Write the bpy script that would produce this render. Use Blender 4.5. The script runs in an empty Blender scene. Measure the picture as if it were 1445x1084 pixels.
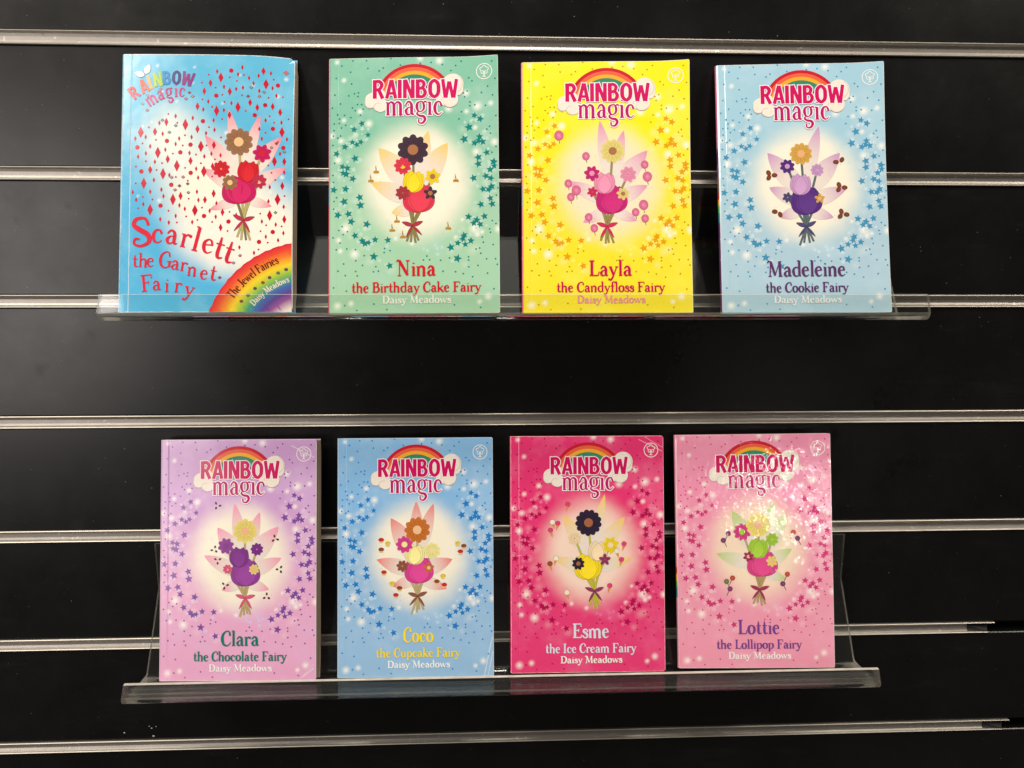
import bpy, math, random
import numpy as np
from mathutils import Vector, Matrix
from mathutils.geometry import tessellate_polygon

S = bpy.context.scene
COL = S.collection
random.seed(7)

# ------------------------------------------------------------------ camera
f, cx, cy, cz, pitch, yaw, roll = 962.895, 0.30743, 0.56866, -0.17, -0.16417, 0.03835, 0.0013
fwd = Vector((math.sin(yaw)*math.cos(pitch), math.cos(yaw)*math.cos(pitch), math.sin(pitch)))
rt = fwd.cross(Vector((0, 0, 1))).normalized()
up = rt.cross(fwd)
r2 = rt*math.cos(roll) + up*math.sin(roll)
u2 = -rt*math.sin(roll) + up*math.cos(roll)
cam = bpy.data.cameras.new('camera')
cam.sensor_width = 36.0
cam.lens = f/1445*36
cam.clip_start = 0.02
cam.clip_end = 50
co = bpy.data.objects.new('camera', cam)
M = Matrix((r2, u2, -fwd)).transposed().to_4x4()
M.translation = Vector((cx, -cy, cz))
co.matrix_world = M
COL.objects.link(co)
S.camera = co

# ------------------------------------------------------------------ world and lamps
w = bpy.data.worlds.new('World')
S.world = w
w.use_nodes = True
w.node_tree.nodes['Background'].inputs[0].default_value = (1.0, 0.93, 0.84, 1)
w.node_tree.nodes['Background'].inputs[1].default_value = 0.07

def area(name, loc, target, sx, sy, power, color, spread=180):
    l = bpy.data.lights.new(name, 'AREA')
    l.shape = 'RECTANGLE'
    l.size, l.size_y = sx, sy
    l.energy = power
    l.color = color
    l.spread = math.radians(spread)
    o = bpy.data.objects.new(name, l)
    o.location = loc
    o.rotation_euler = (Vector(target) - Vector(loc)).to_track_quat('-Z', 'Y').to_euler()
    COL.objects.link(o)
    return o
area('ceiling_light', (0.35, -0.95, 1.75), (0.3, 0, -0.35), 1.2, 0.3, 38, (1.0, 0.93, 0.83))
area('ceiling_light', (-1.55, -1.7, 1.55), (0.3, 0, -0.35), 0.6, 0.4, 34, (1.0, 0.92, 0.82))
area('ceiling_light', (2.75, -1.5, 1.6), (0.35, 0, -0.35), 0.6, 0.4, 27, (1.0, 0.90, 0.78))
area('ceiling_light', (0.3, -1.45, 1.9), (0.3, -0.3, -0.2), 1.9, 0.9, 4.0, (1.0, 0.94, 0.85))  # weak broad panel, added so the acrylic backs mirror a bright ceiling
area('shop_window_light', (-1.50, -2.1, -0.15), (0.0, 0, -0.2), 0.85, 1.1, 18.5, (1.0, 0.92, 0.88))
area('spot_lamp', (1.24, -2.0, -0.30), (0.60, 0, -0.42), 0.10, 0.10, 0.012, (1.0, 0.95, 0.9), 11)

S.view_settings.view_transform = 'Standard'
S.view_settings.look = 'None'
S.view_settings.exposure = 0.07
S.view_settings.gamma = 1.0
S.cycles.transparent_max_bounces = 24
S.cycles.max_bounces = 10

# ------------------------------------------------------------------ helpers
def lin(c):
    out = []
    for v in c[:3]:
        v = v/255
        out.append(v/12.92 if v <= 0.04045 else ((v+0.055)/1.055)**2.4)
    return tuple(out)
ALB = 0.93
def rgb(c, k=ALB):
    l = lin(c)
    return (l[0]*k, l[1]*k, l[2]*k, 1.0)

def tag(o, label=None, cat=None, group=None, kind=None):
    if label: o['label'] = label
    if cat: o['category'] = cat
    if group: o['group'] = group
    if kind: o['kind'] = kind
    return o

def empty(name, mat, **k):
    o = bpy.data.objects.new(name, None)
    o.empty_display_size = 0.02
    o.matrix_world = mat
    COL.objects.link(o)
    return tag(o, **k)

def mesh(name, verts, faces, mats, parent=None, fm=None, smooth=False):
    me = bpy.data.meshes.new(name)
    me.from_pydata([tuple(v) for v in verts], [], faces)
    for m in (mats if isinstance(mats, (list, tuple)) else [mats]):
        me.materials.append(m)
    if fm:
        me.polygons.foreach_set('material_index', fm)
    if smooth:
        me.polygons.foreach_set('use_smooth', [True]*len(me.polygons))
    me.update()
    o = bpy.data.objects.new(name, me)
    COL.objects.link(o)
    if parent: o.parent = parent
    return o

class NT:
    def __init__(self, name):
        self.m = bpy.data.materials.new(name)
        self.m.use_nodes = True
        self.t = self.m.node_tree
        self.b = self.t.nodes['Principled BSDF']
        self.out = self.t.nodes['Material Output']
    def n(self, typ, **k):
        x = self.t.nodes.new(typ)
        for a, v in k.items():
            setattr(x, a, v)
        return x
    def l(self, a, b):
        self.t.links.new(a, b)
    def val(self, node, i, v):
        if hasattr(v, 'is_linked') or isinstance(v, bpy.types.NodeSocket):
            self.l(v, node.inputs[i])
        else:
            node.inputs[i].default_value = v
    def math(self, op, a, b=0.0, c=None, clamp=False):
        x = self.n('ShaderNodeMath', operation=op, use_clamp=clamp)
        self.val(x, 0, a); self.val(x, 1, b)
        if c is not None: self.val(x, 2, c)
        return x.outputs[0]
    def mix(self, fac, a, b, blend='MIX'):
        x = self.n('ShaderNodeMix', data_type='RGBA', blend_type=blend)
        self.val(x, 0, fac)
        self.val(x, 6, a); self.val(x, 7, b)
        return x.outputs[2]
    def ramp(self, fac, stops):
        x = self.n('ShaderNodeValToRGB')
        e = x.color_ramp.elements
        while len(e) < len(stops): e.new(0.5)
        for i, (p, c) in enumerate(stops):
            e[i].position = p
            e[i].color = c if isinstance(c, tuple) else (c, c, c, 1)
        self.l(fac, x.inputs[0])
        return x.outputs[0]
    def noise(self, vec, scale, detail=3, rough=0.5):
        x = self.n('ShaderNodeTexNoise')
        x.inputs['Scale'].default_value = scale
        x.inputs['Detail'].default_value = detail
        x.inputs['Roughness'].default_value = rough
        if vec is not None: self.l(vec, x.inputs['Vector'])
        return x.outputs['Fac']
    def coord(self, kind='Object'):
        return self.n('ShaderNodeTexCoord').outputs[kind]
    def bump(self, h, strength, dist):
        x = self.n('ShaderNodeBump')
        x.inputs['Strength'].default_value = strength
        x.inputs['Distance'].default_value = dist
        self.l(h, x.inputs['Height'])
        return x.outputs[0]

def stretch(nt, vec, s):
    x = nt.n('ShaderNodeMapping')
    x.inputs['Scale'].default_value = s
    nt.l(vec, x.inputs['Vector'])
    return x.outputs[0]

# ------------------------------------------------------------------ wall materials
def mat_board():
    nt = NT('black_laminate')
    c = nt.coord()
    scuff = nt.noise(c, 14, 6, 0.65)
    blot = nt.ramp(nt.noise(c, 30, 2, 0.5), [(0.66, 0.0), (0.74, 1.0)])
    base = nt.mix(nt.ramp(scuff, [(0.35, 0.0), (0.7, 1.0)]), (0.0030, 0.0028, 0.0027, 1), (0.0055, 0.0052, 0.0050, 1))
    fleck = nt.ramp(nt.noise(c, 520, 1, 0.4), [(0.800, 0.0), (0.825, 0.35)])
    wipe = nt.ramp(nt.noise(stretch(nt, c, (1, 1, 5)), 9, 6, 0.75), [(0.56, 0.0), (0.78, 0.012)])
    base = nt.mix(nt.math('ADD', fleck, wipe), base, (0.5, 0.48, 0.45, 1))
    nt.l(base, nt.b.inputs['Base Color'])
    r = nt.math('MULTIPLY_ADD', scuff, 0.20, 0.20)
    r = nt.math('MULTIPLY_ADD', blot, 0.05, r)
    nt.l(r, nt.b.inputs['Roughness'])
    nt.b.inputs['Specular IOR Level'].default_value = 0.36
    fine = nt.noise(c, 900, 2, 0.5)
    nt.l(nt.bump(fine, 0.09, 0.0003), nt.b.inputs['Normal'])
    return nt.m

def mat_alu(name, col, r0, r1):
    nt = NT(name)
    c = nt.coord()
    st = nt.noise(stretch(nt, c, (4, 300, 300)), 3, 3, 0.6)
    sc = nt.noise(stretch(nt, c, (1, 1, 2)), 90, 4, 0.7)
    spec = nt.ramp(nt.noise(c, 260, 2, 0.5), [(0.66, 0.0), (0.72, 1.0)])
    base = nt.mix(nt.ramp(sc, [(0.3, 0.0), (0.75, 1.0)]), tuple(v*0.86 for v in col)+(1,), tuple(col)+(1,))
    base = nt.mix(nt.math('MULTIPLY', spec, 0.5), base, (0.7, 0.68, 0.64, 1))
    nt.l(base, nt.b.inputs['Base Color'])
    nt.b.inputs['Metallic'].default_value = 0.88
    rr = nt.math('MULTIPLY_ADD', st, r1-r0, r0)
    nt.l(rr, nt.b.inputs['Roughness'])
    nt.l(nt.bump(st, 0.06, 0.0003), nt.b.inputs['Normal'])
    return nt.m

M_BOARD = mat_board()
M_ALU = mat_alu('brushed_aluminium', (0.41, 0.38, 0.34), 0.40, 0.52)
M_LIP = mat_alu('pale_aluminium_lip', (0.66, 0.61, 0.53), 0.42, 0.54)  # same metal in a lighter tone for the strip's lips
nt = NT('groove_black'); nt.b.inputs['Base Color'].default_value = (0.006, 0.006, 0.006, 1)
nt.l(nt.math('MULTIPLY_ADD', nt.noise(nt.coord(), 60), 0.2, 0.6), nt.b.inputs['Roughness']); M_GROOVE = nt.m

# ------------------------------------------------------------------ the slatted display wall
X0, X1 = -0.75, 1.45
RH = 0.0104
wall = empty('slatwall', Matrix.Translation((0.35, 0.0, -0.9)),
             label='black slatted display wall with grey metal strips in its grooves', cat='display wall')
def W(v): return (v[0]-0.35, v[1], v[2]+0.9)

def prism_x(profile, x0, x1, caps=True):
    """profile: list of (y,z) closed loop; extruded along x"""
    n = len(profile)
    v = [W((x0, p[0], p[1])) for p in profile] + [W((x1, p[0], p[1])) for p in profile]
    fs = [(i, (i+1) % n, n+(i+1) % n, n+i) for i in range(n)]
    if caps: fs += [tuple(range(n))[::-1], tuple(range(n, 2*n))]
    return v, fs

YW = 0.0015      # face of the boards
for k in range(-3, 9):
    zt, zb = -k*0.1, -(k+1)*0.1 + RH
    b = 0.0007
    prof = [(YW+b, zt-0.0002), (YW, zt-0.0002-b), (YW, zb+0.0002+b), (YW+b, zb+0.0002), (YW+0.018, zb+0.0002), (YW+0.018, zt-0.0002)]
    v, fs = prism_x(prof, X0, X1)
    mesh('slat_board', v, fs, M_BOARD, wall)
v, fs = prism_x([(YW+0.0185, 0.42), (YW+0.0185, -0.95), (YW+0.03, -0.95), (YW+0.03, 0.42)], X0, X1)
mesh('backing_board', v, fs, M_GROOVE, wall)

def rail_mesh(z, x0, x1):
    """aluminium insert: two thin lips proud of the board, a shallow curved channel between"""
    t = 0.0011
    h = RH
    yl = 0.0          # front of the lips
    chan = [(yl, h), (yl-0.0004, h-t*0.5), (yl, h-t), (0.0014, h-t-0.0001), (0.0024, h-t-0.0007), (0.0030, h*0.66), (0.0030, h*0.36),
            (0.0023, t+0.0010), (0.0012, t+0.0002), (yl, t), (yl-0.0004, t*0.5), (yl, 0.0), (0.0110, 0.0), (0.0110, h)]
    prof = [(p[0], z+p[1]) for p in chan]
    v, fs = prism_x(prof, x0, x1)
    n_ = len(prof)
    for i in range(n_):     # sawn end: lips reach a little farther than the hollow
        q = v[n_+i]
        v[n_+i] = (q[0]+(0.012 if i in (0, 1, 2, 13) else 0.006 if i in (9, 10, 11, 12) else -0.012), q[1], q[2])
    fm = []
    for i in range(len(prof)):
        fm.append(1 if i in (0, 1, 2, 8, 9, 10) else 0)
    fm += [2, 2]  # black colour stands in for shade on the slanted metal ends
    return v, fs, fm
for k in range(-2, 9):
    xe = {5: 0.764, 6: 0.790, 4: 0.845}.get(k, X1-0.01)
    v, fs, fm = rail_mesh(-k*0.1, X0+0.01, xe)
    mesh('metal_strip', v, fs, [M_ALU, M_LIP, M_GROOVE], wall, fm)

vs, fs = [], []
for x_, z_, r_ in [(-0.021, -0.5825, 0.0008), (0.0035, -0.5785, 0.0007), (0.0045, -0.5865, 0.0011), (0.0075, -0.577, 0.0005), (0.0015, -0.5765, 0.0005), (0.672, -0.44, 0.0004), (-0.03, 0.008, 0.0006)]:
    i0 = len(vs)
    for i in range(7):
        a = 2*math.pi*i/7
        vs.append(W((x_+r_*math.cos(a)*(1+0.2*math.sin(3*a+x_*90)), YW-0.0001, z_+r_*math.sin(a)*0.9)))
    vs.append(W((x_, YW-0.0006, z_)))
    fs += [(i0+i, i0+(i+1) % 7, i0+7) for i in range(7)]
nt = NT('pale_dust'); nt.b.inputs['Roughness'].default_value = 0.9
nt.l(nt.mix(nt.noise(nt.coord(), 200), (0.35, 0.34, 0.33, 1), (0.6, 0.59, 0.56, 1)), nt.b.inputs['Base Color'])
o = mesh('dust', vs, fs, nt.m, wall); o['kind'] = 'stuff'

# ------------------------------------------------------------------ acrylic trays
def mat_acrylic():
    nt = NT('clear_acrylic')
    t = nt.t
    tr = nt.n('ShaderNodeBsdfTransparent'); tr.inputs[0].default_value = (0.955, 0.965, 0.95, 1)
    gl = nt.n('ShaderNodeBsdfGlossy'); gl.inputs['Color'].default_value = (1, 1, 1, 1)
    c = nt.coord()
    sm = nt.noise(c, 35, 5, 0.65)
    nt.l(nt.math('MULTIPLY_ADD', sm, 0.06, 0.015), gl.inputs['Roughness'])
    fr = nt.n('ShaderNodeFresnel'); fr.inputs[0].default_value = 1.5
    m = nt.n('ShaderNodeMixShader')
    nt.l(nt.math('MULTIPLY', fr.outputs[0], 0.92, clamp=True), m.inputs[0]); nt.l(tr.outputs[0], m.inputs[1]); nt.l(gl.outputs[0], m.inputs[2])
    df = nt.n('ShaderNodeBsdfDiffuse'); df.inputs[0].default_value = (0.6, 0.58, 0.54, 1)
    m2 = nt.n('ShaderNodeMixShader')
    scr = nt.ramp(nt.noise(stretch(nt, c, (1, 1, 1)), 160, 5, 0.75), [(0.56, 0.004), (0.85, 0.035)])
    nt.l(scr, m2.inputs[0]); nt.l(m.outputs[0], m2.inputs[1]); nt.l(df.outputs[0], m2.inputs[2])
    nt.l(m2.outputs[0], nt.out.inputs[0])
    return nt.m
def mat_edge():
    nt = NT('acrylic_cut_edge_bend_glint')
    tr = nt.n('ShaderNodeBsdfTransparent'); tr.inputs[0].default_value = (0.8, 0.8, 0.76, 1)
    p = nt.b
    p.inputs['Base Color'].default_value = (0.78, 0.72, 0.62, 1)
    p.inputs['Roughness'].default_value = 0.25
    m = nt.n('ShaderNodeMixShader')
    nz = nt.noise(nt.coord(), 120, 3, 0.6)
    nt.l(nt.math('MULTIPLY_ADD', nz, 0.5, 0.42, clamp=True), m.inputs[0])
    nt.l(tr.outputs[0], m.inputs[1]); nt.l(p.outputs[0], m.inputs[2])
    nt.l(m.outputs[0], nt.out.inputs[0])
    return nt.m
M_ACR = mat_acrylic()
M_EDGE = mat_edge()

def fillet(pts, rad, seg=6):
    out = [Vector(pts[0])]
    idx = [0]
    for i in range(1, len(pts)-1):
        p, a, b = Vector(pts[i]), Vector(pts[i-1]), Vector(pts[i+1])
        r = rad[i]
        da, db = (a-p).normalized(), (b-p).normalized()
        ang = da.angle(db)
        d = min(r/math.tan(ang/2), (a-p).length*0.45, (b-p).length*0.45)
        q0, q2 = p+da*d, p+db*d
        for s in range(seg+1):
            t_ = s/seg
            out.append(q0*(1-t_)**2 + p*2*t_*(1-t_) + q2*t_*t_)
        idx.append(len(out)-1-seg//2)
    out.append(Vector(pts[-1])); idx.append(len(out)-1)
    return out, idx

def make_tray(x0, width, zf, yk, label):
    """one bent sheet: hook in the groove, flat back on the wall, sloped back, floor, front lip. y here = distance out of the wall"""
    T = 0.0026
    root = empty('acrylic_tray', Matrix.Translation((x0+width/2, -0.03, zf)), label=label, cat='display tray',
                 group='clear acrylic book trays hooked into the slatted wall')
    pts = [(-0.0072, 0.1078), (-0.0072, 0.1010), (0.0022, 0.0996), (0.0022, 0.0585), (0.0345, -0.0038), (yk, -0.0029), (yk+0.0014, 0.0148)]
    path, idx = fillet(pts, [0, 0.0008, 0.0005, 0.0015, 0.0045, 0.0048, 0])
    nrm = []
    for i in range(len(path)):
        a = path[max(i-1, 0)]; b = path[min(i+1, len(path)-1)]
        d = (b-a).normalized()
        nrm.append(Vector((-d.y, d.x)))
    def P(i, s, x):
        q = path[i] + nrm[i]*s
        return (x-(x0+width/2), -q.x+0.03, q.y)
    segs = [('hook', 0, idx[2]), ('back_panel', idx[2], idx[4]), ('tray_floor', idx[4], idx[5]), ('front_lip', idx[5], len(path)-1)]
    rc = 0.0035
    for name, i0, i1 in segs:
        vs, fs, fm = [], [], []
        n = i1-i0+1
        inset = 0.028 if name == 'hook' else 0.0
        for i in range(i0, i1+1):
            # rounded outer corners on the lip
            ins = inset
            if name == 'front_lip':
                top = (path[-1]-path[i]).length
                if top < rc: ins = rc - math.sqrt(max(rc*rc-(rc-top)**2, 0))
            for x, sx in ((x0+ins, 0), (x0+width-ins, 1)):
                vs.append(P(i, T/2, x)); vs.append(P(i, -T/2, x))
        for j in range(n-1):
            a = j*4; b = a+4
            fs += [(a, b, b+2, a+2), (a+1, a+3, b+3, b+1), (a, a+1, b+1, b), (a+2, b+2, b+3, a+3)]
            bend = name == 'front_lip' and ((path[i0+j]+path[i0+j+1])/2-Vector((yk+0.0007, -0.0022))).length < 0.0046  # pale edge colour paints the light gathering in the lip's bend
            fm += [1 if bend else 0, 0, 1, 1]
        if i1 == len(path)-1:
            a = (n-1)*4
            fs.append((a, a+1, a+3, a+2)); fm.append(1)
        if i0 == 0 or name == 'back_panel':
            fs.append((0, 2, 3, 1)); fm.append(1)
        mesh(name, vs, fs, [M_ACR, M_EDGE], root, fm, smooth=False)
    return root
make_tray(0.0328, 0.603, -0.2014, 0.0735, 'upper clear acrylic tray holding the blue, green, yellow and pale blue books')
make_tray(0.0228, 0.603, -0.5007, 0.0735, 'lower clear acrylic tray holding the lilac, sky blue, magenta and pink books')

# ------------------------------------------------------------------ lettering: a drawn serif alphabet
# glyph = advance, strokes; c curve / l line ; points x,y,width (cap height 80)
SER = {
'a': (43, 'c8,38,7 15,48,8 25,46,10 30,34,13 30,12,13 33,2,9 41,4,4/c30,28,4 17,27,6 8,15,13 13,2,9 23,3,5 30,13,4'),
'b': (46, 'l10,82,12 10,3,12/l1,82,5 11,82,5/c10,38,4 24,48,6 37,38,12 39,24,14 34,6,10 20,0,6 10,6,4'),
'c': (40, 'c33,37,10 27,47,7 14,44,10 8,26,14 12,7,11 24,1,6 36,10,3'),
'd': (47, 'l36,82,12 36,2,12/l26,82,5 37,82,5/l36,2,5 44,2,5/c36,38,4 24,48,6 10,40,10 7,24,14 12,6,10 24,0,6 36,10,4'),
'e': (40, 'l9,27,5 32,32,5/c32,32,9 28,45,8 18,49,6 8,38,12 7,21,14 13,5,11 24,0,6 36,9,3'),
'f': (32, 'c33,74,9 27,83,6 18,78,9 15,64,12 15,2,12/l4,47,5 29,47,5/l6,1,5 25,1,5'),
'g': (47, 'c24,49,5 11,43,10 8,29,13 13,15,9 24,12,5 34,20,9 36,33,11 32,45,8 24,49,5/c34,43,5 40,49,7 46,46,6/c15,14,4 8,5,8 18,-3,10 34,-6,12 40,-17,12 30,-30,9 16,-28,6 15,-19,8'),
'h': (49, 'l10,82,12 10,2,12/l1,82,5 11,82,5/c10,34,4 22,48,8 34,42,13 36,28,13 36,2,13/l3,1,5 18,1,5/l29,1,5 44,1,5'),
'i': (24, 'l12,47,12 12,2,12/l3,46,5 13,46,5/l4,1,5 21,1,5/l12,64,12 12.1,65,12/l8,66,5 16,63,5'),
'k': (47, 'l10,82,12 10,2,12/l1,82,5 11,82,5/l38,46,5 12,20,5/c20,28,11 30,14,13 41,2,12/l3,1,5 18,1,5/l30,46,4 43,46,4/l33,1,5 46,1,5'),
'l': (24, 'l12,82,12 12,2,12/l3,82,5 13,82,5/l4,1,5 21,1,5'),
'm': (74, 'l10,47,12 10,2,12/l1,46,5 11,46,5/c10,34,4 21,48,8 32,42,12 34,28,13 34,2,13/c34,34,4 46,48,8 58,42,12 60,28,13 60,2,13/l3,1,5 18,1,5/l27,1,5 42,1,5/l53,1,5 69,1,5'),
'n': (49, 'l10,47,12 10,2,12/l1,46,5 11,46,5/c10,34,4 22,48,8 34,42,13 36,28,13 36,2,13/l3,1,5 18,1,5/l29,1,5 44,1,5'),
'o': (45, 'c22,49,6 10,41,12 7,25,14 11,8,12 22,0,6 34,8,12 38,25,14 34,41,12 22,49,6'),
'p': (46, 'l10,47,12 10,-24,12/l1,46,5 11,46,5/l3,-24,5 18,-24,5/c10,38,4 24,48,6 37,38,12 39,24,14 34,6,10 20,0,6 10,6,4'),
'r': (34, 'l10,47,12 10,2,12/l1,46,5 11,46,5/c10,32,4 19,46,7 30,43,12/l3,1,5 19,1,5'),
's': (34, 'c29,37,9 22,48,6 10,44,10 9,34,12 20,26,13 28,16,12 26,4,9 14,0,6 4,10,9'),
't': (32, 'c14,68,7 14,40,12 14,12,13 20,2,9 31,6,4/l3,47,5 28,47,5'),
'u': (49, 'c10,47,12 10,14,13 16,2,9 26,3,6 36,12,4/l36,47,12 36,2,12/l1,46,5 11,46,5/l27,46,5 37,46,5/l36,1,5 45,1,5'),
'w': (62, 'l6,47,11 19,1,11/l19,1,5 31,46,5/l30,47,11 43,1,11/l43,1,5 56,46,5/l0,46,5 13,46,5/l24,46,5 37,46,5/l50,46,5 62,46,5'),
'y': (44, 'l8,47,12 23,4,11/c38,47,5 28,16,6 19,-8,8 10,-22,9 2,-18,10/l1,46,5 16,46,5/l31,46,5 45,46,5'),
'A': (60, 'l30,80,6 8,2,6/l31,80,13 51,2,13/l14,26,5 46,26,5/l1,1,5 16,1,5/l42,1,5 60,1,5'),
'B': (55, 'l13,78,13 13,2,13/c12,78,6 32,78,8 41,62,13 33,45,8 14,43,5/c14,43,5 38,44,8 47,24,15 38,4,9 12,2,6/l3,78,5 14,78,5/l3,2,5 14,2,5'),
'C': (54, 'c47,60,11 44,76,7 30,80,7 13,64,12 8,38,16 13,12,13 28,0,8 43,6,5 50,20,4'),
'D': (62, 'l14,78,13 14,2,13/c12,78,6 34,78,8 52,62,14 54,34,15 42,6,10 12,2,6/l3,78,5 14,78,5/l3,2,5 14,2,5'),
'E': (53, 'l14,78,13 14,2,13/l3,78,6 46,78,6/l46,79,5 48,62,5/l14,42,5 34,42,5/l34,50,5 34,33,5/l3,2,6 47,2,6/l47,1,5 50,18,5'),
'F': (50, 'l14,78,13 14,2,13/l3,78,6 46,78,6/l46,79,5 48,60,5/l14,42,5 33,42,5/l33,50,5 33,33,5/l3,1,6 26,1,6'),
'G': (61, 'c47,60,10 43,76,7 30,80,7 13,64,12 8,38,16 13,12,13 28,0,8 42,5,6 47,12,5/l48,32,13 48,4,13/l37,33,5 58,33,5'),
'I': (29, 'l14,78,13 14,2,13/l3,78,6 26,78,6/l3,1,6 26,1,6'),
'J': (36, 'c24,78,13 24,40,13 23,12,12 14,-2,8 3,4,9/l12,78,6 34,78,6'),
'L': (50, 'l14,78,13 14,2,13/l3,78,6 26,78,6/l3,2,6 44,2,6/l44,1,5 48,22,5'),
'M': (78, 'l13,2,6 17,78,6/l17,79,13 38,6,11/l38,5,5 60,78,5/l60,79,13 64,2,13/l5,1,5 21,1,5/l55,1,5 74,1,5/c17,78,5 8,82,6 3,74,7/l59,79,5 70,79,5'),
'N': (68, 'l14,2,5 14,78,5/l13,79,14 52,4,13/l52,2,5 52,78,5/l6,1,5 22,1,5/l44,78,5 62,78,5/c14,79,5 7,82,6 2,75,6'),
'O': (64, 'c32,80,7 14,66,13 8,40,16 14,14,13 32,0,7 50,14,13 56,40,16 50,66,13 32,80,7'),
'R': (60, 'l14,78,13 14,2,13/c12,78,6 36,78,8 46,60,13 36,42,8 14,40,5/c28,42,10 40,20,12 57,2,11/l3,78,5 14,78,5/l3,1,5 25,1,5'),
'S': (50, 'c40,60,9 33,77,8 14,76,11 8,60,13 20,46,15 38,30,15 40,10,12 22,-1,8 7,6,7 10,20,8 20,18,5'),
'T': (54, 'l27,78,13 27,2,13/l4,78,7 50,78,7/l4,79,5 3,64,5/l50,79,5 51,64,5/l17,1,5 37,1,5'),
'W': (84, 'l6,78,13 24,2,12/l24,2,5 42,78,5/l40,78,13 58,2,12/l58,2,5 78,78,5/l0,78,5 14,78,5/l32,78,5 48,78,5/l70,78,5 84,78,5'),
}
SAN = {
'R': (53, 'l10,80,17 10,0,17/c10,72,15 30,73,15 40,58,16 30,40,14 12,38,13/l26,40,15 44,0,16'),
'A': (54, 'l28,80,15 8,0,15/l30,80,15 46,0,15/l16,22,12 42,22,12'),
'I': (22, 'l10,80,17 10,0,17'),
'N': (55, 'l10,80,16 10,0,16/l12,80,15 42,0,15/l44,80,16 44,0,16'),
'B': (53, 'l10,80,17 10,0,17/c10,73,14 28,73,14 37,60,15 28,43,13 12,42,12/c12,42,12 32,42,13 42,24,16 32,7,14 10,7,14'),
'O': (57, 'c28,75,14 13,62,16 10,40,17 13,18,16 28,5,14 43,18,16 46,40,17 43,62,16 28,75,14'),
'W': (76, 'l7,80,15 18,0,15/l20,0,14 34,70,14/l36,70,14 50,0,14/l54,0,15 66,80,15'),
}

def parse(g):
    out = []
    for s in g.split('/'):
        pts = [tuple(float(q) for q in p.split(',')) for p in s[1:].split()]
        out.append((s[0], pts))
    return out
def densify(kind, pts):
    if kind == 'l' or len(pts) < 3: return pts
    out = []
    n = len(pts)
    closed = (pts[0][:2] == pts[-1][:2])
    for i in range(n-1):
        p1, p2 = pts[i], pts[i+1]
        p0 = pts[i-1] if i > 0 else (pts[n-2] if closed else p1)
        p3 = pts[i+2] if i+2 < n else (pts[1] if closed else p2)
        for s in range(5):
            t = s/5
            out.append(tuple(0.5*((2*p1[k]) + (-p0[k]+p2[k])*t + (2*p0[k]-5*p1[k]+4*p2[k]-p3[k])*t*t + (-p0[k]+3*p1[k]-3*p2[k]+p3[k])*t**3) for k in range(3)))
    out.append(pts[-1])
    return out

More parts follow.
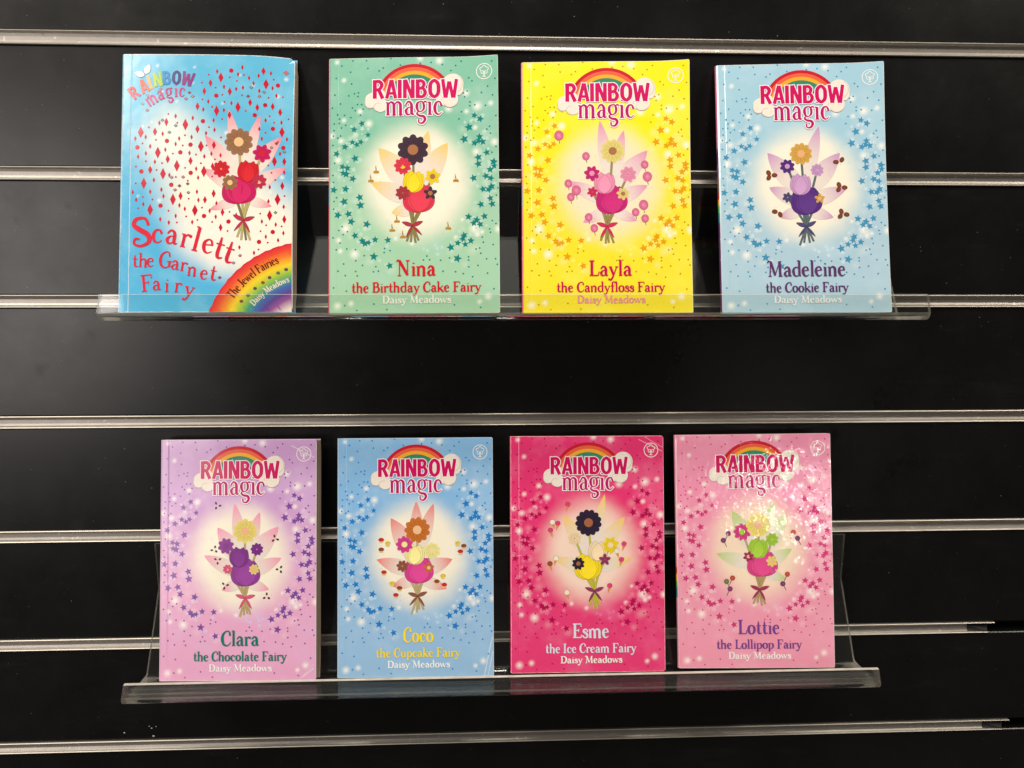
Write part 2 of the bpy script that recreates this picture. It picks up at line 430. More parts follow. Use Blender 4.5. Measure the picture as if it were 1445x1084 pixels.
class Ink:
    """flat print: shapes given in mm on the cover, colour + coverage stored per corner"""
    def __init__(self, level, mod=8, step=0.000003):
        self.mod, self.step = mod, step
        self.v, self.f, self.c = [], [], []
        self.z0 = level*0.000028 + 0.00004
        self.n = 0
        self.clip = None
    def z(self):
        self.n += 1
        return self.z0 + (self.n % self.mod)*self.step
    def poly(self, pts, col, z=None):
        """pts list of (x,y); col one rgba or list"""
        z = self.z() if z is None else z
        cols = col if isinstance(col, list) else [col]*len(pts)
        i0 = len(self.v)
        for p, c in zip(pts, cols):
            self.v.append((p[0], p[1], z)); self.c.append(c)
        if len(pts) <= 4:
            self.f.append(tuple(range(i0, i0+len(pts))))
        else:
            for t in tessellate_polygon([[Vector((p[0], p[1], 0)) for p in pts]]):
                self.f.append(tuple(i0+j for j in t))
    def fan(self, x, y, rx, ry, c0, c1=None, n=14, rot=0.0, rings=None):
        z = self.z()
        c1 = c1 or c0
        i0 = len(self.v)
        self.v.append((x, y, z)); self.c.append(c0)
        ca, sa = math.cos(rot), math.sin(rot)
        for i in range(n):
            a = 2*math.pi*i/n
            dx, dy = rx*math.cos(a), ry*math.sin(a)
            self.v.append((x+dx*ca-dy*sa, y+dx*sa+dy*ca, z)); self.c.append(c1)
        for i in range(n):
            self.f.append((i0, i0+1+i, i0+1+(i+1) % n))
    def star(self, x, y, r, col, rot=0.0, inner=0.45):
        pts = []
        for i in range(10):
            a = rot + math.pi/2 + i*math.pi/5
            q = r if i % 2 == 0 else r*inner
            pts.append((x+q*math.cos(a), y+q*math.sin(a)))
        z = self.z()
        i0 = len(self.v)
        self.v.append((x, y, z)); self.c.append(col)
        for p in pts:
            self.v.append((p[0], p[1], z)); self.c.append(col)
        for i in range(10):
            self.f.append((i0, i0+1+i, i0+1+(i+1) % 10))
    def ribbon(self, pts, col, cap=True, z=None):
        """pts (x,y,width)"""
        z = self.z() if z is None else z
        L, R = [], []
        n = len(pts)
        if n == 2 and abs(pts[0][0]-pts[1][0])+abs(pts[0][1]-pts[1][1]) < 1e-6: return
        for i in range(n):
            a = pts[max(i-1, 0)]; b = pts[min(i+1, n-1)]
            dx, dy = b[0]-a[0], b[1]-a[1]
            d = math.hypot(dx, dy) or 1.0
            nx, ny = -dy/d, dx/d
            w = pts[i][2]/2
            L.append((pts[i][0]+nx*w, pts[i][1]+ny*w)); R.append((pts[i][0]-nx*w, pts[i][1]-ny*w))
        i0 = len(self.v)
        for l, r in zip(L, R):
            self.v.append((l[0], l[1], z)); self.v.append((r[0], r[1], z)); self.c += [col, col]
        for i in range(n-1):
            a = i0+2*i
            self.f.append((a, a+1, a+3, a+2))
    def glyph(self, font, ch, ox, oy, sx, sy, ang, col, grow=0.0, bold=1.0):
        adv, g = font[ch]
        ca, sa = math.cos(ang), math.sin(ang)
        s = (sx+sy)/2
        for kind, pts in parse(g):
            pts = densify(kind, pts)
            P = []
            for x, y, wd in pts:
                X, Y = x*sx, y*sy
                P.append((ox+X*ca-Y*sa, oy+X*sa+Y*ca, max(wd*s*bold, 0.05)+2*grow))
            if grow:   # lengthen the ends of the halo
                for e, q in ((0, 1), (-1, -2)):
                    dx, dy = P[e][0]-P[q][0], P[e][1]-P[q][1]
                    d = math.hypot(dx, dy) or 1
                    P[e] = (P[e][0]+dx/d*grow, P[e][1]+dy/d*grow, P[e][2])
            self.ribbon(P, col)
            if kind == 'c' and not grow:
                for e in (0, -1):
                    if P[e][2] > 0.35*s*14:
                        self.fan(P[e][0], P[e][1], P[e][2]*0.52, P[e][2]*0.52, col, n=8)
    def text(self, font, txt, x0, x1, ybase, cap, col, grow=0.0, bold=1.0, track=0, fn=None):
        """letters spread from x0 to x1; fn(t)->(x,y,angle) for curved lines"""
        adv = [(font[c][0] if c != ' ' else 22)+track for c in txt]
        tot = sum(adv)
        sy = cap/80
        L = (x1-x0)
        sx = L/tot
        p = 0
        for c, a in zip(txt, adv):
            if c != ' ':
                if fn:
                    X, Y, an = fn((p+a/2)/tot)
                    hx = a/2*sx
                    self.glyph(font, c, X-hx*math.cos(an), Y-hx*math.sin(an), sx, sy, an, col, grow, bold)
                else:
                    self.glyph(font, c, x0+p*sx, ybase, sx, sy, 0, col, grow, bold)
            p += a
    def build(self, name, mat, parent, warp):
        if not self.v: return None
        self.v = [(min(max(x, 0.25), BW-0.3), min(max(y, 0.25), BH-0.3), z) for x, y, z in self.v]
        vs = [(x/1000, y/1000, z+warp(x, y)) for x, y, z in self.v]
        # faces counter-clockwise toward the viewer
        fs = []
        for fc in self.f:
            a = 0
            for i in range(len(fc)):
                p, q = self.v[fc[i]], self.v[fc[(i+1) % len(fc)]]
                a += p[0]*q[1]-q[0]*p[1]
            if abs(a) > 1e-5: fs.append(fc if a >= 0 else fc[::-1])
        o = mesh(name, vs, fs, mat, parent)
        ca = o.data.color_attributes.new('ink', 'FLOAT_COLOR', 'POINT')
        flat = []
        for c in self.c: flat += [c[0], c[1], c[2], c[3]]
        ca.data.foreach_set('color', flat)
        return o

def K(r, g, b, a=1.0):
    l = lin((r, g, b))
    return (l[0]*ALB, l[1]*ALB, l[2]*ALB, a)

# ------------------------------------------------------------------ cover materials
BW, BH = 129.0, 197.0
def surface(nt, spec):
    """gloss and relief shared by cover and print"""
    c = nt.coord()
    smear = nt.noise(c, 45, 4, 0.6)
    rg = spec.get('rough', 0.20)
    nt.l(nt.math('MULTIPLY_ADD', smear, 0.12, rg-0.06), nt.b.inputs['Roughness'])
    nt.b.inputs['Specular IOR Level'].default_value = 0.5
    if spec.get('wrinkle'):
        # loose clear film: its creases bend only the gloss on top
        wv = nt.noise(stretch(nt, c, (1.0, 0.42, 1.0)), 240, 3, 0.5)
        wv2 = nt.noise(c, 40, 1, 0.5)
        h = nt.math('MULTIPLY_ADD', wv2, 1.5, wv)
        nt.l(nt.bump(h, 1.0, 0.00055), nt.b.inputs['Coat Normal'])
        nt.b.inputs['Coat Weight'].default_value = 1.0
        nt.b.inputs['Coat Roughness'].default_value = 0.085
        nt.b.inputs['Specular IOR Level'].default_value = 0.1
    else:
        h = nt.noise(c, 22, 3, 0.5)
        nt.l(nt.bump(h, 0.25, 0.002), nt.b.inputs['Normal'])

def mat_cover(spec):
    nt = NT('printed_card_' + spec['id'])
    c = nt.coord()
    sep = nt.n('ShaderNodeSeparateXYZ'); nt.l(c, sep.inputs[0])
    x, y = sep.outputs[0], sep.outputs[1]
    v = nt.math('DIVIDE', y, BH/1000)
    cloud = nt.noise(c, 28, 4, 0.55)
    base = nt.ramp(v, [(0.0, rgb(spec['bot'])), (0.35, rgb(spec['bot'])), (0.75, rgb(spec['top'])), (1.0, rgb(spec['top']))])
    lighter = tuple(min(255, int(q+(255-q)*0.35)) for q in spec['top'])
    base = nt.mix(nt.ramp(cloud, [(0.48, 0.0), (0.8, 0.75)]), base, rgb(lighter))
    # pale glow printed behind the picture
    for gx, gy, ax, ay, e0, e1, col in spec['glow']:
        dx = nt.math('DIVIDE', nt.math('SUBTRACT', x, gx/1000), ax/1000)
        dy = nt.math('DIVIDE', nt.math('SUBTRACT', y, gy/1000), ay/1000)
        d = nt.math('SQRT', nt.math('ADD', nt.math('MULTIPLY', dx, dx), nt.math('MULTIPLY', dy, dy)))
        d = nt.math('ADD', d, nt.math('MULTIPLY_ADD', nt.noise(c, 40, 3), 0.24, -0.12))
        mr = nt.n('ShaderNodeMapRange', interpolation_type='SMOOTHSTEP')
        nt.l(d, mr.inputs[0]); mr.inputs[1].default_value = e0; mr.inputs[2].default_value = e1
        mr.inputs[3].default_value = 1.0; mr.inputs[4].default_value = 0.0
        base = nt.mix(mr.outputs[0], base, rgb(col))
    at = nt.n('ShaderNodeAttribute', attribute_name='mist')
    base = nt.mix(at.outputs['Fac'], base, rgb(spec.get('mist', (255, 252, 242))))
    # rubbed edges showing the bare card
    ex = nt.math('MINIMUM', nt.math('SUBTRACT', x, 0.0), nt.math('SUBTRACT', BW/1000, x))
    ey = nt.math('MINIMUM', y, nt.math('SUBTRACT', BH/1000, y))
    ed = nt.math('MINIMUM', ex, ey)
    wn = nt.noise(c, 240, 4, 0.75)
    th = nt.math('MULTIPLY_ADD', wn, spec.get('wear', 0.0011), -spec.get('wear', 0.0011)*0.25)
    rub = nt.math('LESS_THAN', ed, th)
    base = nt.mix(nt.math('MULTIPLY', rub, 0.8), base, rgb((240, 236, 226)))
    # creases and scratches
    if spec.get('crease'):
        for px, py, qx, qy, wd, am in spec['crease']:
            L = math.hypot(qx-px, qy-py)
            nx, ny = -(qy-py)/L, (qx-px)/L
            dd = nt.math('ADD', nt.math('MULTIPLY', nt.math('SUBTRACT', x, px/1000), nx), nt.math('MULTIPLY', nt.math('SUBTRACT', y, py/1000), ny))
            dd = nt.math('ABSOLUTE', nt.math('ADD', dd, nt.math('MULTIPLY_ADD', nt.noise(c, 60, 3), 0.0012, -0.0006)))
            al = nt.math('ADD', nt.math('MULTIPLY', nt.math('SUBTRACT', x, px/1000), (qx-px)/L), nt.math('MULTIPLY', nt.math('SUBTRACT', y, py/1000), (qy-py)/L))
            m1 = nt.math('LESS_THAN', dd, nt.math('MULTIPLY', wn, wd/1000))
            m2 = nt.math('MULTIPLY', nt.math('GREATER_THAN', al, 0.0), nt.math('LESS_THAN', al, L/1000))
            base = nt.mix(nt.math('MULTIPLY', nt.math('MULTIPLY', m1, m2), am*0.6), base, rgb((245, 243, 238)))
    nt.l(base, nt.b.inputs['Base Color'])
    surface(nt, spec)
    return nt.m

def mat_ink(spec):
    nt = NT('printing_ink_' + spec['id'])
    a = nt.n('ShaderNodeAttribute', attribute_name='ink')
    g = nt.noise(nt.coord(), 500, 2, 0.6)
    col = nt.mix(0.12, a.outputs['Color'], nt.ramp(g, [(0.3, 0.55), (0.7, 1.0)]), 'MULTIPLY')
    nt.l(col, nt.b.inputs['Base Color'])
    surface(nt, spec)
    return nt.m

nt = NT('page_paper')
c = nt.coord()
s_ = nt.noise(stretch(nt, c, (2, 2, 900)), 5, 2, 0.6)
nt.l(nt.mix(nt.ramp(s_, [(0.35, 0.0), (0.65, 1.0)]), (0.13, 0.09, 0.06, 1), (0.34, 0.26, 0.18, 1)), nt.b.inputs['Base Color'])
nt.l(nt.bump(s_, 0.5, 0.0004), nt.b.inputs['Normal'])
nt.b.inputs['Roughness'].default_value = 0.8
M_PAPER = nt.m

def mat_spine(spec):
    nt = NT('spine_card_' + spec['id'])
    c = nt.coord()
    sep = nt.n('ShaderNodeSeparateXYZ'); nt.l(c, sep.inputs[0])
    v = nt.math('DIVIDE', sep.outputs[1], BH/1000)
    st = spec.get('spine') or [(0.0, spec['bot']), (1.0, spec['top'])]
    x = nt.ramp(v, [(p, rgb(q)) for p, q in st])
    x.node.color_ramp.interpolation = 'CONSTANT' if spec.get('spine') else 'LINEAR'
    wn = nt.noise(stretch(nt, c, (1, 0.4, 1)), 400, 4, 0.7)
    wear = nt.ramp(wn, [(0.60, 0.0), (0.68, 0.8)])
    nt.l(nt.mix(wear, x, rgb((225, 215, 210))), nt.b.inputs['Base Color'])
    nt.b.inputs['Roughness'].default_value = 0.45
    return nt.m

# ------------------------------------------------------------------ shared print layout (mm; y up from the foot)
def zx(x): return (x-120)*0.11237
def zy(y): return BH-(y-115)*0.11376
ZS = 0.1130
STARS = [(342,562,18),(289,603,18),(384,641,16),(277,690,17),(335,688,17),(308,706,17),(227,720,19),(170,766,19),(296,800,21),(210,855,18),(244,865,19),(215,898,18),(237,905,22),(281,937,20),(152,1011,20),(232,1006,21),(328,1064,21),
(1105,518,18),(1144,542,20),(1068,598,23),(1036,679,23),(1139,663,19),(1106,705,19),(1160,698,20),(1133,690,18),(1187,771,19),(1130,803,21),(1130,847,21),(1233,833,22),(1209,886,20),(1236,862,18),(1180,930,20),(1213,944,19),(1097,943,21),(1218,1000,21),(1160,1018,19),(1198,1022,19),
(222,1091,23),(333,1117,23),(180,1181,21),(252,1175,21),(271,1226,21),(376,1246,22),(296,1321,20),(345,1356,19),(362,1375,20),(387,1369,17),(432,1350,19),(518,1354,19),(423,1463,23),(530,1526,20),
(1209,1080,19),(1145,1121,20),(1221,1118,20),(1061,1203,20),(1168,1201,20),(1116,1225,21),(1096,1246,19),(1140,1255,19),(1032,1327,19),(1022,1351,19),(1076,1364,19),(988,1379,18),(1038,1388,18),(941,1408,22),(985,1482,23)]
DOTS = [(281,132),(374,133),(205,165),(383,186),(540,121),(605,168),(740,158),(488,185),(460,204),(265,210),(167,250),(272,291),(158,365),(253,372),(291,358),(319,353),(315,377),(196,426),(141,454),(312,433),(341,433),(278,455),(297,474),(351,465),(177,500),(224,505),(267,521),(332,505),(189,530),(154,563),(187,560),(232,573),(153,608),(204,591),(148,645),(179,659),(197,645),(814,152),(890,167),(1018,146),(981,175),(949,209),(1227,155),(1247,273),(1069,261),(1091,283),(1197,323),(1058,351),(1155,364),(1230,383),(1032,364),(1040,391),(1076,426),(1109,446),(1075,452),(1181,452),(1018,492),(1251,523),(1001,541),(1208,594),(1189,613),(1214,641),(146,708),(158,830),(146,912),(1250,730),(1222,770),(150,960),(1262,1010),(1250,1060),
(171,1063),(154,1089),(152,1141),(209,1259),(187,1285),(245,1294),(216,1313),(195,1369),(148,1334),(170,1414),(241,1410),(300,1415),(359,1456),(302,1490),(347,1521),(220,1510),(182,1557),(231,1588),(301,1561),(312,1591),(437,1531),(421,1565),(454,1561),(496,1410),(493,1437),(533,1425),(152,1669),(239,1692),(228,1788),(424,1780),(511,1818),(309,1821),(888,1566),(972,1571),(1024,1584),(1086,1605),(1061,1539),(1122,1530),(1186,1582),(1060,1472),(1060,1494),(1142,1449),(1181,1487),(1241,1487),(1252,1524),(1110,1420),(1135,1414),(1160,1375),(1225,1391),(1153,1341),(1203,1286),(1208,1309),(1221,1231),(1245,1251),(1228,1687),(963,1791),(1138,1810),(932,1478),(872,1493),(798,1489),(757,1490),(780,1464)]
SPOTS = [(172,140,22),(220,265,22),(390,565,34),(220,540,22),(140,645,26),(200,680,26),(180,810,34),(1127,455,40),(1052,490,22),(1217,437,24),(1240,700,36),(1117,765,38),(1050,365,30),(233,1274,42),(185,1351,24),(367,1274,20),(197,1424,22),(293,1445,40),(569,1345,20),(681,1378,20),(1262,1286,34),(1100,1283,46),(975,1341,20),(1020,1221,16),(1153,1306,20),(1120,1323,24),(1132,1771,22),(1190,1738,30),(180,1790,34),(270,1775,26),(330,480,26),(300,640,22),(1110,600,24),(870,140,34),(740,120,30),(930,470,34)]

def common_print(spec, level=1):
    st = Ink(level)
    rs = random.Random(3)
    white = K(255, 252, 244)
    pale = K(*[int(p*0.7+q*0.3) for p, q in zip(spec['pale'], spec['top'])])
    # pale stars and beads scattered through the ring of stars
    for (x, y, r) in STARS:
        for q in range(2):
            a = rs.uniform(0, 6.28); d = rs.uniform(24, 48)
            X, Y = x+d*math.cos(a), y+d*math.sin(a)
            if not (140 < X < 1250): continue
            if rs.random() < 0.5:
                st.star(zx(X), zy(Y), rs.uniform(14, 24)*ZS, pale, rs.uniform(0, 1.2))
            else:
                rr = rs.uniform(6, 10)*ZS
                st.fan(zx(X), zy(Y), rr, rr, pale, n=10)
    spec['spots'] = [(zx(x), zy(y), r*ZS*1.12, 1.0) for x, y, r in SPOTS] + [(zx(x+rs.uniform(-50, 50)), zy(y+rs.uniform(-50, 50)), rs.uniform(3, 6), 0.22) for x, y, r in STARS]
    for i in range(6):
        st.star(zx(800+rs.uniform(-55, 90)), zy(1430+rs.uniform(-40, 45)), 20*ZS, pale, rs.uniform(0, 1))
    dk = K(*spec['star'])
    st2 = Ink(level+1)
    for (x, y, r) in STARS:
        st2.star(zx(x), zy(y), r*ZS*1.34, dk, math.sin(x*3.1+y)*0.35)
    dd = K(*spec.get('dot', spec['star']))
    for (x, y) in DOTS:
        st2.fan(zx(x), zy(y), 6.0*ZS, 6.0*ZS, dd, n=8)
    if spec.get('edge'):
        st2.poly([(0.02, 0.3), (0.55, 0.3), (0.45, BH-0.3), (0.02, BH-0.3)], K(*spec['edge']))
    return st, st2

def logo(level):
    a = Ink(level)
    cxm, cym = zx(700), zy(428)
    bands = [(268, 246, (206, 32, 52)), (246, 221, (240, 104, 72)), (221, 196, (246, 178, 52)), (196, 170, (58, 142, 108)), (170, 148, (82, 150, 176)), (148, 132, (82, 72, 150))]
    n = 40
    for i0 in range(n):
        t0 = math.radians(16+148*i0/n); t1 = math.radians(16+148*(i0+1)/n)
        for r0, r1, c in bands:
            r0m, r1m = r0*ZS, r1*ZS
            a.poly([(cxm+r0m*math.cos(t0), cym+r0m*math.sin(t0)), (cxm+r0m*math.cos(t1), cym+r0m*math.sin(t1)),
                    (cxm+r1m*math.cos(t1), cym+r1m*math.sin(t1)), (cxm+r1m*math.cos(t0), cym+r1m*math.sin(t0))], K(*c), a.z0)
    b = Ink(level+1)
    cl, sh = K(246, 236, 222), K(214, 200, 190)
    for x, y, rx, ry in [(422,405,58,52),(402,420,40,40),(470,440,48,48),(455,375,50,48),(962,303,72,72),(1000,330,32,50),(945,405,52,56),(905,400,60,50),(880,330,60,60)]:
        b.fan(zx(x), zy(y), rx*ZS, ry*ZS, cl, n=26)
    c = Ink(level+2)
    def arc(x, y, r, a0, a1):
        c.ribbon([(zx(x)+r*ZS*math.cos(math.radians(a0+(a1-a0)*i/10)), zy(y)+r*ZS*math.sin(math.radians(a0+(a1-a0)*i/10)), 0.28+0.25*math.sin(math.pi*i/10)) for i in range(11)], sh)
    arc(455, 455, 30, 60, 250); arc(412, 420, 48, 150, 260); arc(960, 300, 66, -80, 60); arc(940, 415, 46, 200, 330); arc(905, 412, 22, 60, 200)
    d = Ink(level+3)
    e = Ink(level+4)
    wh = K(255, 248, 244)
    x0, x1, yb, cap = zx(415), zx(1002), zy(397), 129*ZS
    def nudge(fnk):
        return None
    d.text(SAN, 'RAINBOW', x0, x1, yb, cap, wh, grow=0.62)
    e.text(SAN, 'RAINBOW', x0, x1, yb, cap, K(212, 18, 100))
    mx0, mx1, mb = zx(503), zx(893), zy(511)
    d.text(SER, 'magic', mx0, mx1, mb, 150*ZS, wh, grow=0.62)
    e.text(SER, 'magic', mx0, mx1, mb, 150*ZS, K(192, 26, 112), bold=0.88)
    return [a, b, c, d, e]

def emblem(level):
    g = Ink(level)
    w_ = K(250, 248, 242)
    X, Y = zx(1174), zy(221)
    R = 52*ZS
    g.ribbon([(X+R*math.cos(2*math.pi*i/40), Y+R*math.sin(2*math.pi*i/40), 0.62) for i in range(41)], w_)
    pts = []
    for i in range(61):
        a = 2*math.pi*i/60
        r = (26+4.5*math.cos(5*a))*ZS
        pts.append((X+r*math.cos(a+math.pi/2), Y+1.2+r*math.sin(a+math.pi/2), 0.55))
    g.ribbon(pts, w_)
    g.ribbon([(X, Y+0.6, 0.6), (X, Y-3.8, 0.9)], w_)
    g.ribbon([(X-1.3, Y-4.0, 0.5), (X+1.3, Y-4.0, 0.5)], w_)
    g.ribbon([(X, Y-1.2, 0.4), (X-1.6, Y+0.8, 0.4)], w_); g.ribbon([(X, Y-1.2, 0.4), (X+1.6, Y+0.8, 0.4)], w_)
    return g

# ---- plain flower motif printed where the cover picture is
def petal(k, p0, p1, wd, c_root, c_tip, n=12, line=None):
    """leaf from root p0 to tip p1"""
    dx, dy = p1[0]-p0[0], p1[1]-p0[1]
    L = math.hypot(dx, dy); ux_, uy_ = dx/L, dy/L
    z = k.z()
    i0 = len(k.v)
    for i in range(n+1):
        t = i/n
        w_ = wd*math.sin(math.pi*t**0.85)**0.8 if 0 < t < 1 else 0.05
        mixc = tuple(c_root[j]+(c_tip[j]-c_root[j])*max(0, (t-0.35)/0.65)**1.4 for j in range(4))
        for s in (-1, 0, 1):
            k.v.append((p0[0]+ux_*L*t-uy_*w_*s, p0[1]+uy_*L*t+ux_*w_*s, z)); k.c.append(mixc)
    for i in range(n):
        a = i0+3*i
        k.f += [(a, a+1, a+4, a+3), (a+1, a+2, a+5, a+4)]
    if line:
        for s in (-1, 1):
            P = []
            for i in range(n+1):
                t = i/n
                w_ = wd*math.sin(math.pi*t**0.85)**0.8 if 0 < t < 1 else 0.05
                P.append((p0[0]+ux_*L*t-uy_*w_*s, p0[1]+uy_*L*t+ux_*w_*s, 0.22))
            k.ribbon(P, line)

def bloom(k, x, y, r, col, mid, n=9, dark=None):
    for i in range(n):
        a = 2*math.pi*i/n+0.3
        k.fan(x+r*0.58*math.cos(a), y+r*0.58*math.sin(a), r*0.5, r*0.3, tuple(q*0.8 for q in col[:3])+(1,), col, n=12, rot=a)
    for i in range(n):
        a = 2*math.pi*(i+0.5)/n+0.3
        k.ribbon([(x+r*0.25*math.cos(a), y+r*0.25*math.sin(a), 0.2), (x+r*0.85*math.cos(a), y+r*0.85*math.sin(a), 0.16)], dark or tuple(q*0.45 for q in col[:3])+(1,))
    k.fan(x, y, r*0.36, r*0.36, mid, n=14)

def bell(k, x, y, wt, wb, h, col, tilt=0.0, frill=None):
    """bell-shaped flower hanging down from (x,y)"""
    n = 8
    ca, sa = math.cos(tilt), math.sin(tilt)
    def T(a, b): return (x+a*ca-b*sa, y+a*sa+b*ca)
    left, right = [], []
    for i in range(n+1):
        t = i/n
        w_ = wt+(wb-wt)*t**1.3
        left.append(T(-w_, -h*t)); right.append(T(w_, -h*t))
    hem = []
    for i in range(1, 12):
        s = -1+2*i/12
        hem.append(T(wb*s, -h-(1.0+1.2*math.cos(s*1.5))*1.0-0.5*math.cos(i*math.pi)))
    pts = left+hem+right[::-1]
    k.poly(pts, col)
    dk = tuple(q*0.55 for q in col[:3])+(1,)
    for s in (-0.6, -0.25, 0.1, 0.45, 0.75):
        k.ribbon([T(wt*s*0.8+(wb*s-wt*s*0.8)*t**1.2, -h*t-0.5) + (0.18+0.2*t,) for t in (0.1, 0.4, 0.7, 1.0)], dk)
    P = left+hem+right[::-1]
    k.ribbon([p+(0.22,) for p in P], tuple(q*0.35 for q in col[:3])+(1,))
    if frill:
        k.ribbon([p+(0.9,) for p in [left[-1]]+hem+[right[-1]]], frill)

def treats(spec, level):
    """the small sweets drifting round the picture"""
    out = []
    kind = spec['treat']
    rs = random.Random(5)
    dark = K(90, 60, 40)
    for i, (x, y) in enumerate(spec['treats']):
        X, Y = zx(x), zy(y)
        k = Ink(level); k2 = Ink(level+1); out.append([k, k2])
        if kind == 'cake':
            k.poly([(X-2.2, Y-1.4), (X+2.2, Y-1.4), (X+1.9, Y+0.2), (X-0.3, Y+1.1), (X-2.0, Y+0.2)], K(214, 160, 60))
            k2.ribbon([(X-2.0, Y-0.5, 0.35), (X+2.1, Y-0.5, 0.35)], K(130, 80, 40))
            k2.ribbon([(X, Y+1.0, 0.5), (X-0.3, Y+2.9, 0.5)], dark)
            k2.fan(X-0.4, Y+3.7, 0.4, 0.9, K(245, 170, 50), n=8)
        elif kind == 'floss':
            r = 3.1 if i % 3 else 3.8
            k.ribbon([(X, Y-r*0.8, 0.35), (X+0.7, Y-r*1.7, 0.35)], dark)
            k.fan(X, Y, r*0.95, r*1.05, K(236, 150, 180), K(214, 96, 140), n=16)
            k2.ribbon([(X+r*0.5*math.cos(a/3), Y+r*0.55*math.sin(a/3), 0.2) for a in range(0, 14)], K(190, 70, 120))
        elif kind == 'cookie':
            for q in range(3 if i % 2 == 0 else 2):
                a = q*2.1+i
                k.fan(X+3.0*math.cos(a), Y+2.2*math.sin(a), 2.3, 1.75, K(150, 84, 52), K(112, 56, 34), n=12, rot=a)
                k2.fan(X+3.0*math.cos(a)+0.4, Y+2.2*math.sin(a)+0.3, 0.35, 0.35, dark, n=6)
                k2.fan(X+3.0*math.cos(a)-0.6, Y+2.2*math.sin(a)-0.3, 0.35, 0.35, dark, n=6)
        elif kind == 'choc':
            for q in range(3):
                a = q*2.1+i*1.3
                k.fan(X+2.2*math.cos(a), Y+2.2*math.sin(a), 1.2, 0.8, K(74, 36, 34), n=10, rot=a)
        elif kind == 'cupcake':
            c = [(206, 50, 50), (232, 208, 70), (150, 78, 44)][i % 3]
            k.poly([(X-1.4, Y-1.8), (X+1.4, Y-1.8), (X+1.9, Y), (X-1.9, Y)], K(232, 205, 150))
            k.fan(X, Y+0.8, 2.3, 1.6, K(*c), n=14)
            k2.ribbon([(X+1.3*math.cos(a/2.2), Y+0.8+0.9*math.sin(a/2.2), 0.2) for a in range(0, 11)], tuple(q*0.4 for q in K(*c)[:3])+(1,))
        elif kind == 'cone':
            c = [(225, 70, 120), (246, 240, 214), (150, 84, 50)][[0, 1, 0, 0, 1, 2, 0, 1, 0, 1][i % 10]]
            t = 0.35 if i % 2 else -0.3
            k.poly([(X-1.5, Y), (X+1.5, Y), (X+5.2*math.sin(t), Y-5.2)], K(230, 150, 80))
            k.fan(X, Y+1.0, 2.2, 2.1, K(*c), n=14)
            k2.ribbon([(X+2.2*math.cos(a/2), Y+1.0+2.1*math.sin(a/2), 0.18) for a in range(0, 8)], K(90, 40, 40))
        elif kind == 'lolly':
            c = [(120, 40, 90), (110, 40, 90), (176, 60, 40), (104, 34, 84), (176, 60, 40), (110, 40, 90), (176, 60, 40), (100, 110, 60), (120, 40, 90)][i % 9]
            t = 0.5 if i % 2 else -0.5
            k.ribbon([(X, Y, 0.55), (X+5.6*math.sin(t), Y-5.6, 0.55)], K(110, 70, 50))
            k2.fan(X, Y, 2.2, 2.2, K(*[min(255, q+40) for q in c]), K(*c), n=14)
        for q in range(9):
            k.fan(X+rs.gauss(0, 3.6), Y+rs.gauss(0, 3.6), 0.17, 0.17, K(140, 125, 105), n=5)
    return out

